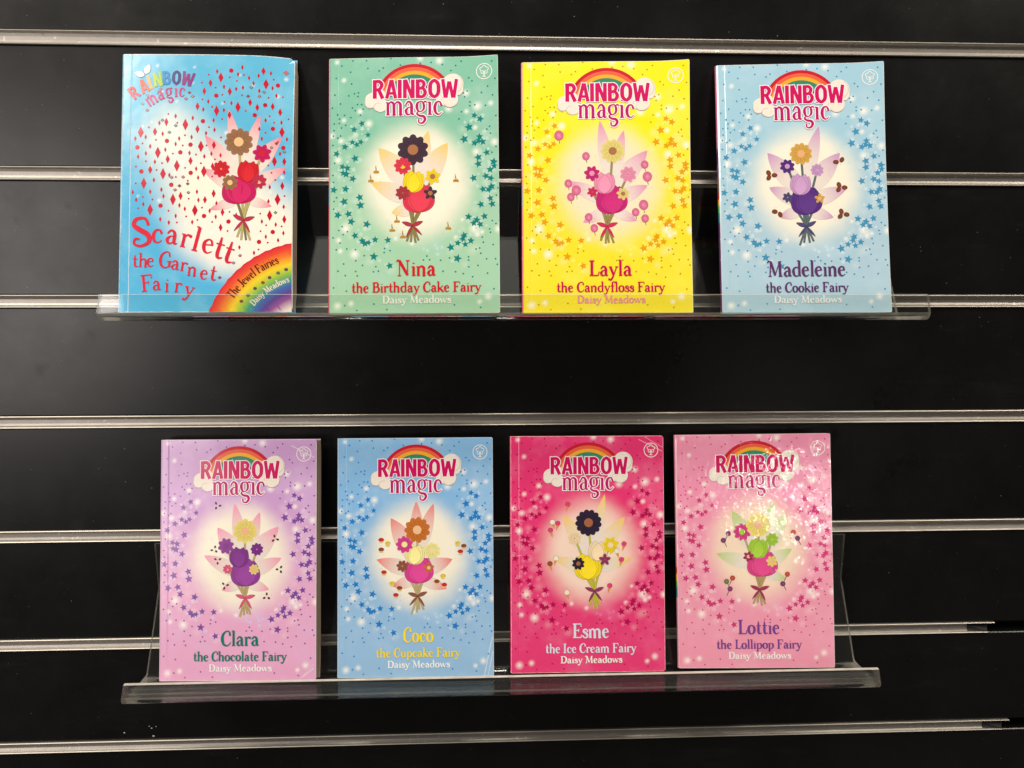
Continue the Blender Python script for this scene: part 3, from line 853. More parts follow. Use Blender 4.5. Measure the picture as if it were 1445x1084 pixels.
# ------------------------------------------------------------------ the books
def make_book(spec, place, prints):
    x, z, yf, lean, ro, tw, bw, bh = place
    ux = Vector((math.cos(ro)*math.cos(tw), -math.sin(tw), math.sin(ro))).normalized()
    uz = Vector((0, math.sin(lean), math.cos(lean)))
    uz = (uz-ux*uz.dot(ux)).normalized()
    n = ux.cross(uz)
    m = Matrix((ux, uz, n)).transposed().to_4x4()
    m.translation = Vector((x, -yf, z))
    m = m @ Matrix.Diagonal((bw*1000/BW, bh*1000/BH, 1, 1))
    root = empty('paperback_book', m, label=spec['label'], cat='book', group='children\'s paperbacks standing on the acrylic trays')
    T = spec.get('thick', 5.2)/1000
    a_c = spec.get('curl', (0, 0, 0))
    def warp(X, Y):
        u, v = X/BW, Y/BH
        z_ = spec.get('bow', 0.0006)*math.sin(math.pi*u)*(0.6+0.4*v)
        tr = max(0, (u-0.72)/0.28)**2*max(0, (v-0.55)/0.45)**1.5
        br = max(0, (u-0.75)/0.25)**2*max(0, (0.30-v)/0.30)**2
        return z_ + a_c[0]*tr + a_c[1]*br
    Mc, Mi, Ms = mat_cover(spec), mat_ink(spec), mat_spine(spec)
    # front cover: curved sheet of card with rounded, slightly uneven outline
    NX, NY = 120, 180
    rr = spec.get('corner', 1.0)
    rs = random.Random(spec['id'])
    def outline(X, Y):
        # pull in the outer corners
        for cxr, cyr in ((BW, BH), (BW, 0.0)):
            sx_ = BW-rr; sy_ = BH-rr if cyr else rr
            if X > sx_ and ((Y > sy_) if cyr else (Y < sy_)):
                dx, dy = X-sx_, Y-sy_
                d = max(abs(dx), abs(dy)); h = math.hypot(dx, dy)
                if h > 1e-6: X, Y = sx_+dx*d/h, sy_+dy*d/h
        return X, Y
    xs = sorted(set([BW*i/NX for i in range(NX+1)] + [BW-rr*q for q in (0.25, 0.5, 0.75, 1.0)] + [spec.get('hinge', 6.5)-0.7, spec.get('hinge', 6.5), spec.get('hinge', 6.5)+0.7]))
    ys = sorted(set([BH*i/NY for i in range(NY+1)] + [rr*q for q in (0.25, 0.5, 0.75, 1.0)] + [BH-rr*q for q in (0.25, 0.5, 0.75, 1.0)]))
    th = 0.00028
    vs, fs = [], []
    hg = spec.get('hinge', 6.5)
    for s in (0, 1):
        for Y in ys:
            for X in xs:
                A, B = outline(X, Y)
                dz = -0.00022 if abs(X-hg) < 0.1 else 0.0
                edge = -0.0006*max(0, 1-X/1.2)**2
                vs.append((A/1000, B/1000, warp(X, Y)+dz+edge - s*th))
    nx_, ny_ = len(xs), len(ys)
    N0 = nx_*ny_
    for j in range(ny_-1):
        for i in range(nx_-1):
            a = j*nx_+i
            fs.append((a, a+1, a+nx_+1, a+nx_))
            fs.append((N0+a, N0+a+nx_, N0+a+nx_+1, N0+a+1))
    def side(seq):
        for p, q in zip(seq[:-1], seq[1:]):
            fs.append((p, N0+p, N0+q, q))
    side([i for i in range(nx_)]); side([nx_-1+j*nx_ for j in range(ny_)])
    side([(ny_-1)*nx_+i for i in range(nx_)][::-1]); side([j*nx_ for j in range(ny_)][::-1])
    cover = mesh('front_cover', vs, fs, Mc, root, smooth=False)
    V = np.array(vs)*1000
    mist = np.zeros(len(V))
    for (x_, y_, r_, a_) in spec['spots']:
        d = np.hypot(V[:, 0]-x_, V[:, 1]-y_)/r_
        mist = 1-(1-mist)*(1-a_*np.clip(1-d, 0, 1)**1.3)
    am = cover.data.attributes.new('mist', 'FLOAT', 'POINT')
    am.data.foreach_set('value', mist.astype(np.float32))
    # pages, following the cover's curve at the front, flat at the back
    vs, fs = [], []
    g = 0.8
    L = 9
    px = [1.0+(BW-1.0-g+spec.get('pages_out', 0))*i/16 for i in range(17)]
    py = [g+(BH-2*g)*i/16 for i in range(17)]
    def pg(X, Y, s):   # s 0 front .. 1 back
        X2 = min(X, BW)
        A, B = X, Y
        zf_ = warp(X2, Y)-th-0.00015
        zb_ = -T+th+0.0001
        sk = spec.get('skew', 0.0)*s*(X/BW)
        rnd = rr*1.1
        if X > BW-rnd and (Y > BH-rnd or Y < rnd):
            cy_ = BH-rnd if Y > BH/2 else rnd
            dx, dy = X-(BW-rnd), Y-cy_
            d = max(abs(dx), abs(dy)); h = math.hypot(dx, dy)
            if h > 1e-6: A, B = BW-rnd+dx*d/h, cy_+dy*d/h
        return ((A+sk)/1000, B/1000, zf_*(1-s)+zb_*s)
    for s in range(L+1):
        for Y in py:
            for X in px: vs.append(pg(X, Y, s/L))
    n1 = 17; NN = n1*n1
    for j in range(16):
        for i in range(16):
            a = j*n1+i
            fs.append((a, a+1, a+n1+1, a+n1)); b = L*NN+a
            fs.append((b, b+n1, b+n1+1, b+1))
    for s in range(L):
        for i in range(16):
            a = s*NN+i; fs.append((a, a+NN, a+NN+1, a+1))
            a = s*NN+16*n1+i; fs.append((a, a+1, a+NN+1, a+NN))
            a = s*NN+i*n1; fs.append((a, a+n1, a+NN+n1, a+NN))
            a = s*NN+i*n1+16; fs.append((a, a+NN, a+NN+n1, a+n1))
    mesh('page_block', vs, fs, M_PAPER, root)
    # spine: slightly rounded strip of card
    vs, fs = [], []
    m_ = 8
    for j in range(25):
        Y = BH*j/24
        for i in range(m_+1):
            a = math.pi*i/m_
            zc = -T/2
            bul = 0.0007*math.sin(a)
            vs.append((-bul-0.0001, Y/1000, warp(0, Y)*(1-i/m_) - T*i/m_ - 0.0006*(1 if i == 0 else 0)))
        for i in range(m_, -1, -1):
            a = math.pi*i/m_
            vs.append((0.0006, Y/1000, warp(0, Y)*(1-i/m_) - T*i/m_ - 0.0006*(1 if i == 0 else 0) - 0.0001 + (0.0002 if i == m_ else 0)))
    q = 2*(m_+1)
    for j in range(24):
        for i in range(q):
            a = j*q+i; b = j*q+(i+1) % q
            fs.append((a, b, b+q, a+q))
    fs.append(tuple(range(q))[::-1]); fs.append(tuple(range(24*q, 25*q)))
    mesh('spine', vs, fs, Ms, root)
    # back cover
    vs = [(0, 0, -T), (BW/1000, 0, -T), (BW/1000, BH/1000, -T), (0, BH/1000, -T)]
    vs += [(a, b, c+th) for a, b, c in vs]
    sk = spec.get('skew', 0.0)/1000
    vs = [(a+(sk-0.0008 if a > 0.1 else 0), b, c) for a, b, c in vs]
    mesh('back_cover', vs, [(0, 3, 2, 1), (4, 5, 6, 7), (0, 1, 5, 4), (1, 2, 6, 5), (2, 3, 7, 6), (3, 0, 4, 7)], Ms, root)
    for name, inks in prints:
        allk = Ink(0)
        for ik in (inks if isinstance(inks, list) else [inks]):
            off = len(allk.v)
            allk.v += ik.v; allk.c += ik.c
            allk.f += [tuple(off+q for q in fc) for fc in ik.f]
        allk.build(name, Mi, cover, warp)
    return root

def clip_rect(pts, x0, y0, x1, y1):
    def cl(P, inside, inter):
        out = []
        for i in range(len(P)):
            a, b = P[i-1], P[i]
            ia, ib = inside(a), inside(b)
            if ia and ib: out.append(b)
            elif ia and not ib: out.append(inter(a, b))
            elif ib: out += [inter(a, b), b]
        return out
    def ix(v): return lambda a, b: (v, a[1]+(b[1]-a[1])*(v-a[0])/(b[0]-a[0]))
    def iy(v): return lambda a, b: (a[0]+(b[0]-a[0])*(v-a[1])/(b[1]-a[1]), v)
    for ins, it in ((lambda p: p[0] >= x0, ix(x0)), (lambda p: p[0] <= x1, ix(x1)), (lambda p: p[1] >= y0, iy(y0)), (lambda p: p[1] <= y1, iy(y1))):
        if pts: pts = cl(pts, ins, it)
    return pts

TREAT_NAME = {'cake': 'printed_cake', 'floss': 'printed_candyfloss', 'cookie': 'printed_cookies', 'choc': 'printed_chocolates', 'cupcake': 'printed_cupcake', 'cone': 'printed_cone', 'lolly': 'printed_lollipop'}
def std_prints(spec):
    s1, s2 = common_print(spec, 0)
    mt = motif(spec, 2)
    tr = treats(spec, 6)
    lg = logo(8)
    em = emblem(2)
    nm = Ink(10); c = K(*spec['ink'])
    w1, w2 = spec['w']
    xc = spec.get('xc', 712)
    nm.text(SER, spec['name'], zx(xc-w1/2), zx(xc+w1/2), zy(1594), 104*ZS, c, bold=1.02)
    sb = Ink(11)
    sb.text(SER, spec['sub'], zx(xc-w2/2), zx(xc+w2/2), zy(1702), 66*ZS, c, bold=1.05)
    au = Ink(10)
    au.text(SER, 'Daisy Meadows', zx(xc-228), zx(xc+234), zy(1777), 50*ZS, K(*spec['author']), bold=1.1)
    return [('star_pattern', [s1, s2]), ('cover_picture', mt), ('series_logo', lg), ('publisher_emblem', em),
            ('title_lettering', [nm]), ('subtitle_lettering', [sb]), ('author_lettering', [au])] + [(TREAT_NAME[spec['treat']], q) for q in tr]

CREAM = (252, 245, 224)
GLOW = [(zx(712), zy(965), 44, 47, 0.62, 1.15, CREAM)]
SK = (176, 118, 76)
def v_(*a): return a
RB = [(0.50, (225, 60, 60)), (0.52, (245, 190, 50)), (0.545, (70, 160, 90))]

# every cover carries the same plain posy: pale leaves behind, a round flower over a cup-shaped one, stem and two leaves below
def posy(head, hr, mid, cup, cup2, stem, foot, leaf, x=712, lean=0, wide=1.0, frill=None):
    return dict(leaf=leaf, x=x, head=head, hr=hr, mid=mid, cup=cup, cup2=cup2, stem=stem, foot=foot, lean=lean, wide=wide, frill=frill)
def cup_flower(k, X, Y, w_, h, col, tilt=0.0, frill=None):
    """tulip-shaped flower opening upward, three overlapping petals; foot at (X,Y)"""
    dk = tuple(q*0.42 for q in col[:3])+(1,)
    lt = tuple(min(1, q*1.12+0.01) for q in col[:3])+(1,)
    for dx, ln in ((-0.62, 0.96), (0.62, 0.96), (-0.3, 1.0), (0.3, 1.0), (0.0, 0.9)):
        a = math.pi/2+tilt-dx*0.62
        petal(k, (X, Y), (X+h*ln*math.cos(a), Y+h*ln*math.sin(a)), w_*0.34, lt if dx == 0 else col, col, line=dk)
    if frill:
        k.fan(X, Y+0.6, w_*0.30, w_*0.14, frill, n=14)
def bouquet(k, k2, k3, k4, T, sc, m, seed):
    """tied bunch of flowers; T maps (right, down) in print units from the bunch's middle to mm, sc its scale"""
    rs = random.Random(seed)
    J = lambda a: rs.uniform(-a, a)*1.25
    fl = rs.choice((-1, 1)); T0 = T; T = lambda a, b: T0(a*fl, b)
    lw = rs.uniform(0.85, 1.25)
    tie = (J(14)+m['lean']*0.4, 300+J(10))
    st = tuple(a*0.55+b*0.45 for a, b in zip(K(*m['stem']), K(96, 150, 84)))
    sd = tuple(q*0.4 for q in st[:3])+(1,)
    ft = K(*m['foot']); fd = tuple(q*0.4 for q in ft[:3])+(1,)
    pale = K(240, 228, 216); lf = K(*m['leaf'])
    for an, L_, wd, dy in ((126, 380, 7.0, 60), (54, 380, 7.0, 60), (158, 300, 5.4, 130), (22, 300, 5.4, 130), (200, 200, 4.2, 170), (-20, 200, 4.2, 170), (98, 420, 5.0, 20), (78, 410, 5.0, 20)):
        a = math.radians(an+J(7)); L_ = L_*(1+J(0.10))
        x, y = T(J(6), dy); e = (x+L_*sc*math.cos(a), y+L_*sc*math.sin(a))
        if rs.random() < 0.14: continue
        petal(k, (x, y), e, wd*lw, pale, lf)
        k.ribbon([(x, y, 0.4), (e[0], e[1], 0.12)], tuple(v*0.84 for v in pale[:3])+(1,))
    heads = [(J(20), -200+J(20), m['hr']*0.92, m['head'], m['mid'], 11), (-118+J(26), -62+J(40), m['hr']*0.56, m['cup2'], m['mid'], 7),
             (120+J(26), -80+J(44), m['hr']*0.58, m['cup'], m['cup2'], 8), (-92+J(12), 84+J(14), m['hr']*0.42, m['head'], m['mid'], 6), (104+J(12), 70+J(14), m['hr']*0.42, m['foot'], m['mid'], 6)]
    for hx, hy, r, c, c2, n in heads:
        a, b = T(hx, hy), T(*tie)
        mx = T(hx*0.35+tie[0]*0.4, (hy+tie[1])*0.5+20)
        P = densify('c', [(a[0], a[1], 13*sc), (mx[0], mx[1], 13*sc), (b[0], b[1], 13*sc)])
        k2.ribbon([(p, q, w_+0.3) for p, q, w_ in P], sd); k2.ribbon(P, st)
    for q in range(4):
        a = T(tie[0], tie[1]-6); b = T(tie[0]+(q-1.5)*30+J(6), tie[1]+115+J(16))
        P = [(a[0], a[1], 13*sc), (b[0], b[1], 11*sc)]
        k2.ribbon([(p, r_, w_+0.3) for p, r_, w_ in P], sd); k2.ribbon(P, st)
    b = T(-22+J(5), 205); cup_flower(k3, b[0], b[1], 25*m['wide'], 22.5, K(*m['cup']), 0.12+J(0.05), K(*m['frill']) if m['frill'] else None)
    b = T(34+J(5), 70); cup_flower(k3, b[0], b[1], 15, 17, K(*m['cup2']), -0.10+J(0.05))
    for hx, hy, r, c, c2, n in heads:
        p = T(hx, hy)
        bloom(k4, p[0], p[1], r*sc*(1+J(0.1)), K(*c), K(*c2), n+rs.choice((-1, 0, 1, 2)))
    b = T(*tie)
    for an in (160, 20, 235, -55):
        a = math.radians(an+J(8))
        L_ = (75 if an in (160, 20) else 90)*sc
        petal(k3, b, (b[0]+L_*math.cos(a), b[1]+L_*math.sin(a)), 1.5 if an in (160, 20) else 0.9, ft, ft, line=fd)
    k3.fan(b[0], b[1], 1.5, 1.3, ft, n=10)

def motif(spec, level):
    m = spec['motif']
    k, k2, k3, k4 = [Ink(level+q, 40, 0.0000007) for q in range(4)]
    bouquet(k, k2, k3, k4, lambda a, b: (zx(m['x']+a), zy(965+b)), ZS, m, spec['id'])
    return [k, k2, k3, k4]

books = {}
TR_N = [(440,890),(404,950),(978,955),(580,1225),(548,1285),(620,1330),(925,1275)]
TR_L = [(371,630),(555,775),(433,962),(487,1010),(450,1055),(955,835),(972,918),(570,1195),(607,1270),(944,1112),(889,1162),(953,1205)]
TR_M = [(472,895),(950,810),(950,985),(520,1150),(958,1170)]
TR_C = [(540,590),(520,905),(545,985),(965,830),(1000,1050),(600,1165),(905,1245)]
TR_O = [(440,860),(488,885),(440,930),(460,1095),(1005,890),(1050,910),(1025,950),(520,1175),(575,1210),(548,1260),(895,1125),(850,1165),(905,1190)]
TR_E = [(545,625),(430,755),(470,765),(415,815),(455,1020),(410,1060),(965,920),(910,970),(945,1035),(535,1270),(855,1225)]
TR_T = [(500,850),(462,900),(980,845),(1010,890),(930,1155),(895,1225),(525,1180),(480,1205),(505,1260)]
SPECS = [
 dict(id='green', label='teal green paperback between the worn blue book and the yellow book', top=(134, 196, 170), bot=(168, 212, 178), star=(16, 132, 128), pale=(214, 240, 226), glow=GLOW, name='Nina', sub='the Birthday Cake Fairy', w=(265, 870), ink=(214, 30, 38), author=(250, 252, 240), treat='cake', treats=TR_N, motif=posy((74,54,68), 100, (176,118,76), (226,62,84), (248,218,40), (176,118,76), (176,62,70), (246,208,100), 712, 40), edge=(236, 120, 150), spine=[(0.0, (205, 40, 60)), (0.42, (70, 120, 160)), (0.50, (225, 60, 60)), (0.56, (232, 130, 165)), (1.0, (232, 130, 165))], curl=(0.0028, 0.0006, 0), thick=4.6, xc=708, place=(0.1894, -0.2014-0.0012, 0.0493, 0.2125, 0.0129, 0.046, 0.1289, 0.197)),
 dict(id='yellow', label='bright yellow paperback with orange stars on the upper tray', top=(253, 238, 30), bot=(250, 230, 52), star=(236, 164, 18), dot=(196, 160, 20), pale=(255, 246, 150), glow=[(GLOW[0][0], GLOW[0][1], 42, 46, 0.6, 1.2, (248, 234, 200))], name='Layla', sub='the Candyfloss Fairy', w=(292, 733), xc=714, ink=(204, 18, 84), author=(246, 158, 160), treat='floss', treats=TR_L, motif=posy((236,218,130), 88, (176,118,80), (204,44,122), (240,150,182), (196,136,90), (214,50,96), (232,146,188), 716, 25), edge=(236, 110, 150), spine=[(0.0, (214, 30, 90)), (0.42, (70, 120, 160)), (0.50, (225, 60, 60)), (0.56, (232, 130, 165)), (1.0, (232, 130, 165))], curl=(0.0028, 0.0006, 0), thick=4.2, place=(0.3356, -0.2014-0.0006, 0.0485, 0.2226, 0.0064, 0.0479, 0.1292, 0.1968)),
 dict(id='pale_blue', label='pale blue paperback with cookies on its cover, last on the upper tray', top=(166, 208, 226), bot=(176, 208, 224), star=(70, 150, 192), pale=(222, 238, 246), glow=GLOW, name='Madeleine', sub='the Cookie Fairy', w=(535, 565), xc=698, ink=(98, 54, 108), author=(248, 250, 250), treat='cookie', treats=TR_M, curl=(0.0026, 0.0008, 0), motif=posy((222,172,80), 84, (238,180,130), (92,52,132), (204,158,204), (96,56,136), (84,78,120), (206,150,200), 700), thick=4.6, spine=[(0.0, (98, 54, 108)), (0.36, (60, 130, 150)), (0.40, (90, 180, 90)), (0.43, (240, 190, 60)), (0.455, (220, 60, 60)), (0.48, (140, 110, 100)), (0.55, (110, 70, 130)), (0.66, (238, 130, 170)), (1.0, (238, 130, 170))], place=(0.4898, -0.2014-0.0012, 0.0478, 0.2178, 0.0129, 0.0523, 0.129, 0.1968)),
 dict(id='lilac', label='lilac paperback with a brown page edge, first on the lower tray', top=(206, 160, 212), bot=(234, 172, 208), star=(128, 76, 164), pale=(240, 214, 240), glow=GLOW, name='Clara', sub='the Chocolate Fairy', w=(281, 684), ink=(4, 122, 110), author=(255, 252, 252), treat='choc', treats=TR_C, motif=posy((240,220,120), 90, (242,188,140), (150,60,156), (128,44,142), (240,184,140), (226,90,130), (246,150,186), 735, -20), thick=7.0, skew=2.2, pages_out=0.6, corner=2.2, wear=0.0014, crease=[(108, 192, 127, 182, 1.0, 0.8), (118, 3, 127, 10, 0.9, 0.7), (115, 0.5, 127, 13, 0.5, 0.6)], place=(0.0388, -0.5007-0.0009, 0.047, 0.1916, 0.0063, 0.0371, 0.1284, 0.197)),
 dict(id='sky_blue', label='sky blue paperback with yellow title, between lilac and magenta books', top=(136, 188, 232), bot=(152, 194, 230), star=(34, 128, 206), pale=(206, 228, 248), glow=GLOW, name='Coco', sub='the Cupcake Fairy', w=(225, 622), ink=(255, 226, 50), author=(255, 255, 255), treat='cupcake', treats=TR_O, motif=posy((208,120,50), 92, (246,196,150), (222,70,152), (250,240,160), (244,196,150), (150,90,70), (240,124,120), 708, -10), thick=4.6, crease=[(121, 0.2, 128, 32, 1.0, 0.8), (124, 0.2, 128.5, 20, 0.8, 0.7)], place=(0.184, -0.5007-0.0005, 0.0485, 0.1953, 0.0041, 0.0172, 0.1287, 0.197)),
 dict(id='magenta', label='magenta pink paperback with white lettering on the lower tray', top=(232, 56, 118), bot=(232, 64, 122), star=(186, 8, 82), pale=(248, 140, 178), glow=[(GLOW[0][0], GLOW[0][1], 44, 47, 0.55, 1.15, (250, 222, 204))], name='Esme', sub='the Ice Cream Fairy', w=(276, 678), ink=(222, 232, 248), author=(255, 252, 250), treat='cone', treats=TR_E, motif=posy((50,40,62), 98, (168,104,70), (250,222,40), (248,222,180), (250,222,40), (150,60,100), (250,205,90), 720, 45, 0.9), thick=4.6, corner=2.0, crease=[(108, 194, 128, 184, 0.7, 0.7), (113, 196, 129, 187, 0.5, 0.6), (0.5, 128, 11, 126, 0.5, 0.5), (0.5, 96, 9, 98, 0.5, 0.5)], place=(0.3272, -0.5007+0.0002, 0.0479, 0.1923, -0.0006, 0.0106, 0.1291, 0.1969)),
 dict(id='light_pink', label='light pink film-covered paperback with glossy wrinkles, last on the lower tray', top=(242, 150, 182), bot=(242, 158, 182), star=(214, 58, 122), pale=(252, 206, 220), glow=[(GLOW[0][0], GLOW[0][1], 44, 47, 0.58, 1.15, (250, 226, 200))], name='Lottie', sub='the Lollipop Fairy', w=(310, 630), ink=(128, 66, 148), author=(255, 252, 250), treat='lolly', treats=TR_T, motif=posy((246,226,120), 96, (244,190,150), (222,70,140), (166,208,64), (232,170,120), (170,50,90), (186,214,110), 735, -10, 1.1), thick=5.0, rough=0.5, wrinkle=True, spine=[(0.0, (224, 140, 165)), (0.30, (60, 130, 150)), (0.34, (90, 180, 90)), (0.37, (240, 190, 60)), (0.40, (220, 60, 60)), (0.43, (232, 150, 170)), (1.0, (232, 150, 170))], place=(0.4689, -0.5007+0.0005, 0.0461, 0.1808, 0.0183, 0.0573, 0.130, 0.1962)),
]
# ---- the old blue book has its own layout
def sx_(x, y):
    t = (y-77)/1758.0
    return (x-(116-34*t))*129.0/(1156+24*t)
def sy_(y): return BH-(y-77)*BH/1762.0
DIA = [(780,235,32),(710,274,24),(1066,184,26),(1083,274,34),(668,331,24),(840,331,26),(895,438,34),(751,466,34),(622,436,25),(838,494,24),(977,405,24),(1025,438,24),(1128,428,24),(755,193,16),(925,162,16),(896,211,16),(970,235,16),(1000,272,16),(1034,218,16),(1115,196,16),(801,299,16),(883,313,16),(929,303,16),(1038,323,16),(1126,299,16),(1152,352,16),(695,402,16),(851,411,16),(800,460,16),(661,457,16),
(590,517,16),(731,531,16),(540,562,36),(622,593,26),(680,621,16),(737,597,16),(733,703,26),(645,712,36),(1178,466,26),(1187,538,16),(1081,525,16),(1039,587,16),(1056,654,16),(1191,605,34),(1225,654,16),
(237,616,36),(334,612,26),(364,552,16),(411,545,26),(474,504,16),(200,659,16),(271,648,16),(386,626,16),(498,658,16),(582,648,16),(301,712,16),(474,696,16),(353,755,36),(404,735,16),(568,757,16),(716,762,16),(668,780,16),(778,772,16),(272,760,16),(219,783,16),(420,800,26),(333,818,16),(575,811,26),(482,845,36),(724,848,24),(613,865,16),(665,883,36),(301,872,26),(388,900,36),(431,909,16),(326,942,16),(626,926,16),(257,965,36),(377,1008,16),(301,1022,16),(182,1025,16),(391,1053,16),(507,1051,26),(731,1034,26),(618,1022,16),(455,1075,36),
(1085,775,24),(1142,809,32),(1208,809,26),(1179,755,16),(1208,884,16),(1195,977,26),(1110,986,16),(1163,1070,36),
(205,1078,16),(254,1107,16),(300,1145,36),(499,1115,16),(536,1139,16),(604,1149,36),(628,1079,16),(672,1077,24),(704,1152,16),(750,1100,16),(791,1161,24),(745,1192,16),(883,1179,16),(369,1209,16),(427,1232,16),(474,1187,16),(586,1229,16),(778,1265,24),(905,1399,16),(1004,1436,16),(1110,1180,34),(1057,1222,16),(1151,1242,16),(1209,1206,26),(1205,1120,16),(1101,1084,16),(1084,1326,16),(1203,1300,16),(1167,1349,16)]
CIR = [(850,186),(1162,278),(749,361),(1078,420),(1008,492),(659,538),(1130,583),(214,719),(415,675),(575,700),(506,753),(576,893),(241,884),(444,975),(1201,714),(371,1117),(666,1187),(831,1224),(1131,1293),(1038,1361)]
SML = [(698,217),(653,272),(840,232),(888,257),(935,215),(745,306),(790,354),(922,356),(1134,238),(1100,368),(1195,358),(656,388),(804,403),(721,438),(948,463),(788,522),(1108,496),(1138,540),(1234,512),(425,490),(292,582),(485,551),(700,579),(781,649),(340,668),(249,692),(522,706),(683,705),(537,636),(455,762),(612,768),(740,800),(272,814),(382,827),(645,827),(204,850),(345,874),(538,859),(721,917),(475,922),(556,947),(203,965),(1067,730),(1100,838),(1122,888),(1147,937),(1166,673),(1081,611),(252,1058),(316,1075),(219,1134),(425,1152),(482,1232),(545,1190),(562,1070),(652,1130),(621,1214),(721,1227),(838,1158),(825,1288),(1046,1168),(1048,1288),(1086,1247),(1191,1254),(1097,1366),(1035,1413),(1211,1046)]
GEM = [(985,300),(1070,330),(1040,360),(964,362),(385,533),(432,616),(475,570),(1155,685),(1122,715),(1208,742),(525,922),(500,982),(447,925),(470,1010),(560,1028),(556,968),(1150,1160),(865,1505),(910,1455),(772,1605),(285,362),(375,320),(545,385),(568,342),(590,368),(250,420),(282,465)]
def scarlett_prints():
    SC['spots'] = []
    zs = 0.1108
    k1 = Ink(1, 40, 0.0000007); k2 = Ink(4); pat = Ink(3); gm = Ink(4)
    leafc = K(248, 226, 222)
    red = K(206, 16, 48)
    for x, y, h in DIA:
        X, Y = sx_(x, y), sy_(y); h_ = h*zs*1.12; w_ = h_*0.48
        pat.poly([(X-w_, Y), (X, Y-h_), (X+w_, Y), (X, Y+h_)], red)
    for x, y in CIR: pat.fan(sx_(x, y), sy_(y), 15*zs, 15*zs, red, n=14)
    for x, y in SML: pat.fan(sx_(x, y), sy_(y), 6.4*zs, 6.4*zs, red, n=8)
    rs = random.Random(2)
    for x, y in GEM:
        X, Y = sx_(x, y), sy_(y)
        gm.poly([(X-1.5, Y), (X, Y-1.3), (X+1.5, Y), (X, Y+1.3)], K(150, 70, 80) if rs.random() < 0.6 else K(90, 110, 110))
        gm.poly([(X-0.7, Y), (X, Y-0.6), (X+0.7, Y), (X, Y+0.6)], K(210, 170, 170))
    X, Y = sx_(1215, 185), sy_(185)
    gm.poly([(X-2.4, Y), (X, Y-2.1), (X+2.4, Y), (X, Y+2.1)], K(190, 110, 110)); gm.poly([(X-1.2, Y), (X, Y-1), (X+1.2, Y), (X, Y+1)], K(230, 180, 170))
    for i in range(46):
        x, y = rs.uniform(190, 1260), rs.uniform(110, 1400)
        SC['spots'].append((sx_(x, y), sy_(y), rs.choice([1.5, 1.8, 2.4]), 0.9))
    k3 = Ink(5, 40, 0.0000007)
    k4 = Ink(6, 40, 0.0000007)
    m = dict(head=(158, 112, 76), hr=104, mid=(240, 196, 140), cup=(206, 26, 96), cup2=(214, 30, 44), stem=(240, 196, 130), foot=(196, 50, 80), leaf=(240, 130, 156), lean=10, wide=1.1, frill=None)
    bouquet(k1, k2, k3, k4, lambda a, b: (sx_(925+a, 880+b), sy_(880+b*1.08)), zs*1.06, m, 'rose')
    # rainbow corner
    rb = Ink(7)
    R_ = [(752, (222, 40, 60)), (706, (238, 90, 50)), (660, (246, 150, 50)), (618, (250, 214, 50)), (566, (160, 200, 70)), (524, (70, 160, 120)), (482, (70, 110, 180)), (440, (96, 70, 150)), (396, (160, 90, 160)), (340, (240, 220, 222)), (300, (250, 240, 224))]
    CX_, CY_ = 1400, 1095+1012
    n = 36
    for i in range(n):
        a0, a1 = math.radians(95+80*i/n), math.radians(95+80*(i+1)/n)
        for (r0, c0), (r1, c1) in zip(R_[:-1], R_[1:]):
            q = []
            for r, a in ((r0, a0), (r0, a1), (r1, a1), (r1, a0)):
                wob = 1+0.004*math.sin(a*60) if r == 752 else 1.0
                x, y = CX_+r*wob*math.cos(a), CY_-r*wob*math.sin(a)
                q.append((sx_(x, y), sy_(y)))
            cols = {0: K(*c0), 1: K(*c0), 2: K(*c1), 3: K(*c1)}
            P = clip_rect(q, 0.3, 0.3, BW-0.6, BH-0.3)
            if len(P) > 2:
                cl = []
                for p in P:
                    # colour by distance to the arc centre
                    cx0, cy0 = sx_(CX_, CY_), sy_(CY_)
                    d = math.hypot(p[0]-cx0, p[1]-cy0)/0.1105
                    t = min(1, max(0, (r0-d)/(r0-r1)))
                    A, B = K(*c0), K(*c1)
                    cl.append(tuple(A[j]+(B[j]-A[j])*t for j in range(4)))
                if len(P) > 4:
                    m0 = (sum(p[0] for p in P)/len(P), sum(p[1] for p in P)/len(P))
                    for u in range(len(P)):
                        rb.poly([m0, P[u-1], P[u]], [cl[0], cl[u-1], cl[u]], rb.z0)
                else:
                    rb.poly(P, cl, rb.z0)
    # lettering
    t1 = Ink(8)
    ink = K(222, 36, 62)
    def put(k, font, ch, x, y, cap, deg, col, wide=1.0, bold=1.0, grow=0.0):
        s = cap*zs/80
        k.glyph(font, ch, sx_(x, y), sy_(y), s*wide, s, math.radians(deg), col, grow, bold)
    for ch, x, y, cap, dg in [('S', 172, 1392, 192, 3), ('c', 302, 1366, 150, -4), ('a', 396, 1370, 150, -8), ('r', 497, 1392, 150, -12), ('l', 572, 1416, 160, -14), ('e', 640, 1426, 150, -14), ('t', 716, 1462, 165, -16), ('t', 780, 1490, 165, -18)]:
        put(t1, SER, ch, x, y, cap, dg, ink, 1.12 if ch != 'S' else 1.25, 0.86)
    t2 = Ink(9)
    for ch, x, y, cap, dg in [('t', 178, 1532, 92, 0), ('h', 220, 1532, 92, -2), ('e', 274, 1528, 92, -3), ('G', 354, 1534, 108, -4), ('a', 436, 1546, 98, -8), ('r', 500, 1556, 98, -10), ('n', 548, 1590, 98, -6), ('e', 632, 1610, 98, -10), ('t', 696, 1618, 110, -10),
                              ('F', 240, 1700, 112, 6), ('a', 314, 1690, 100, 2), ('i', 396, 1700, 100, -2), ('r', 462, 1700, 104, -6), ('y', 524, 1722, 108, -12)]:
        put(t2, SER, ch, x, y, cap, dg, ink, 1.15, 0.86)
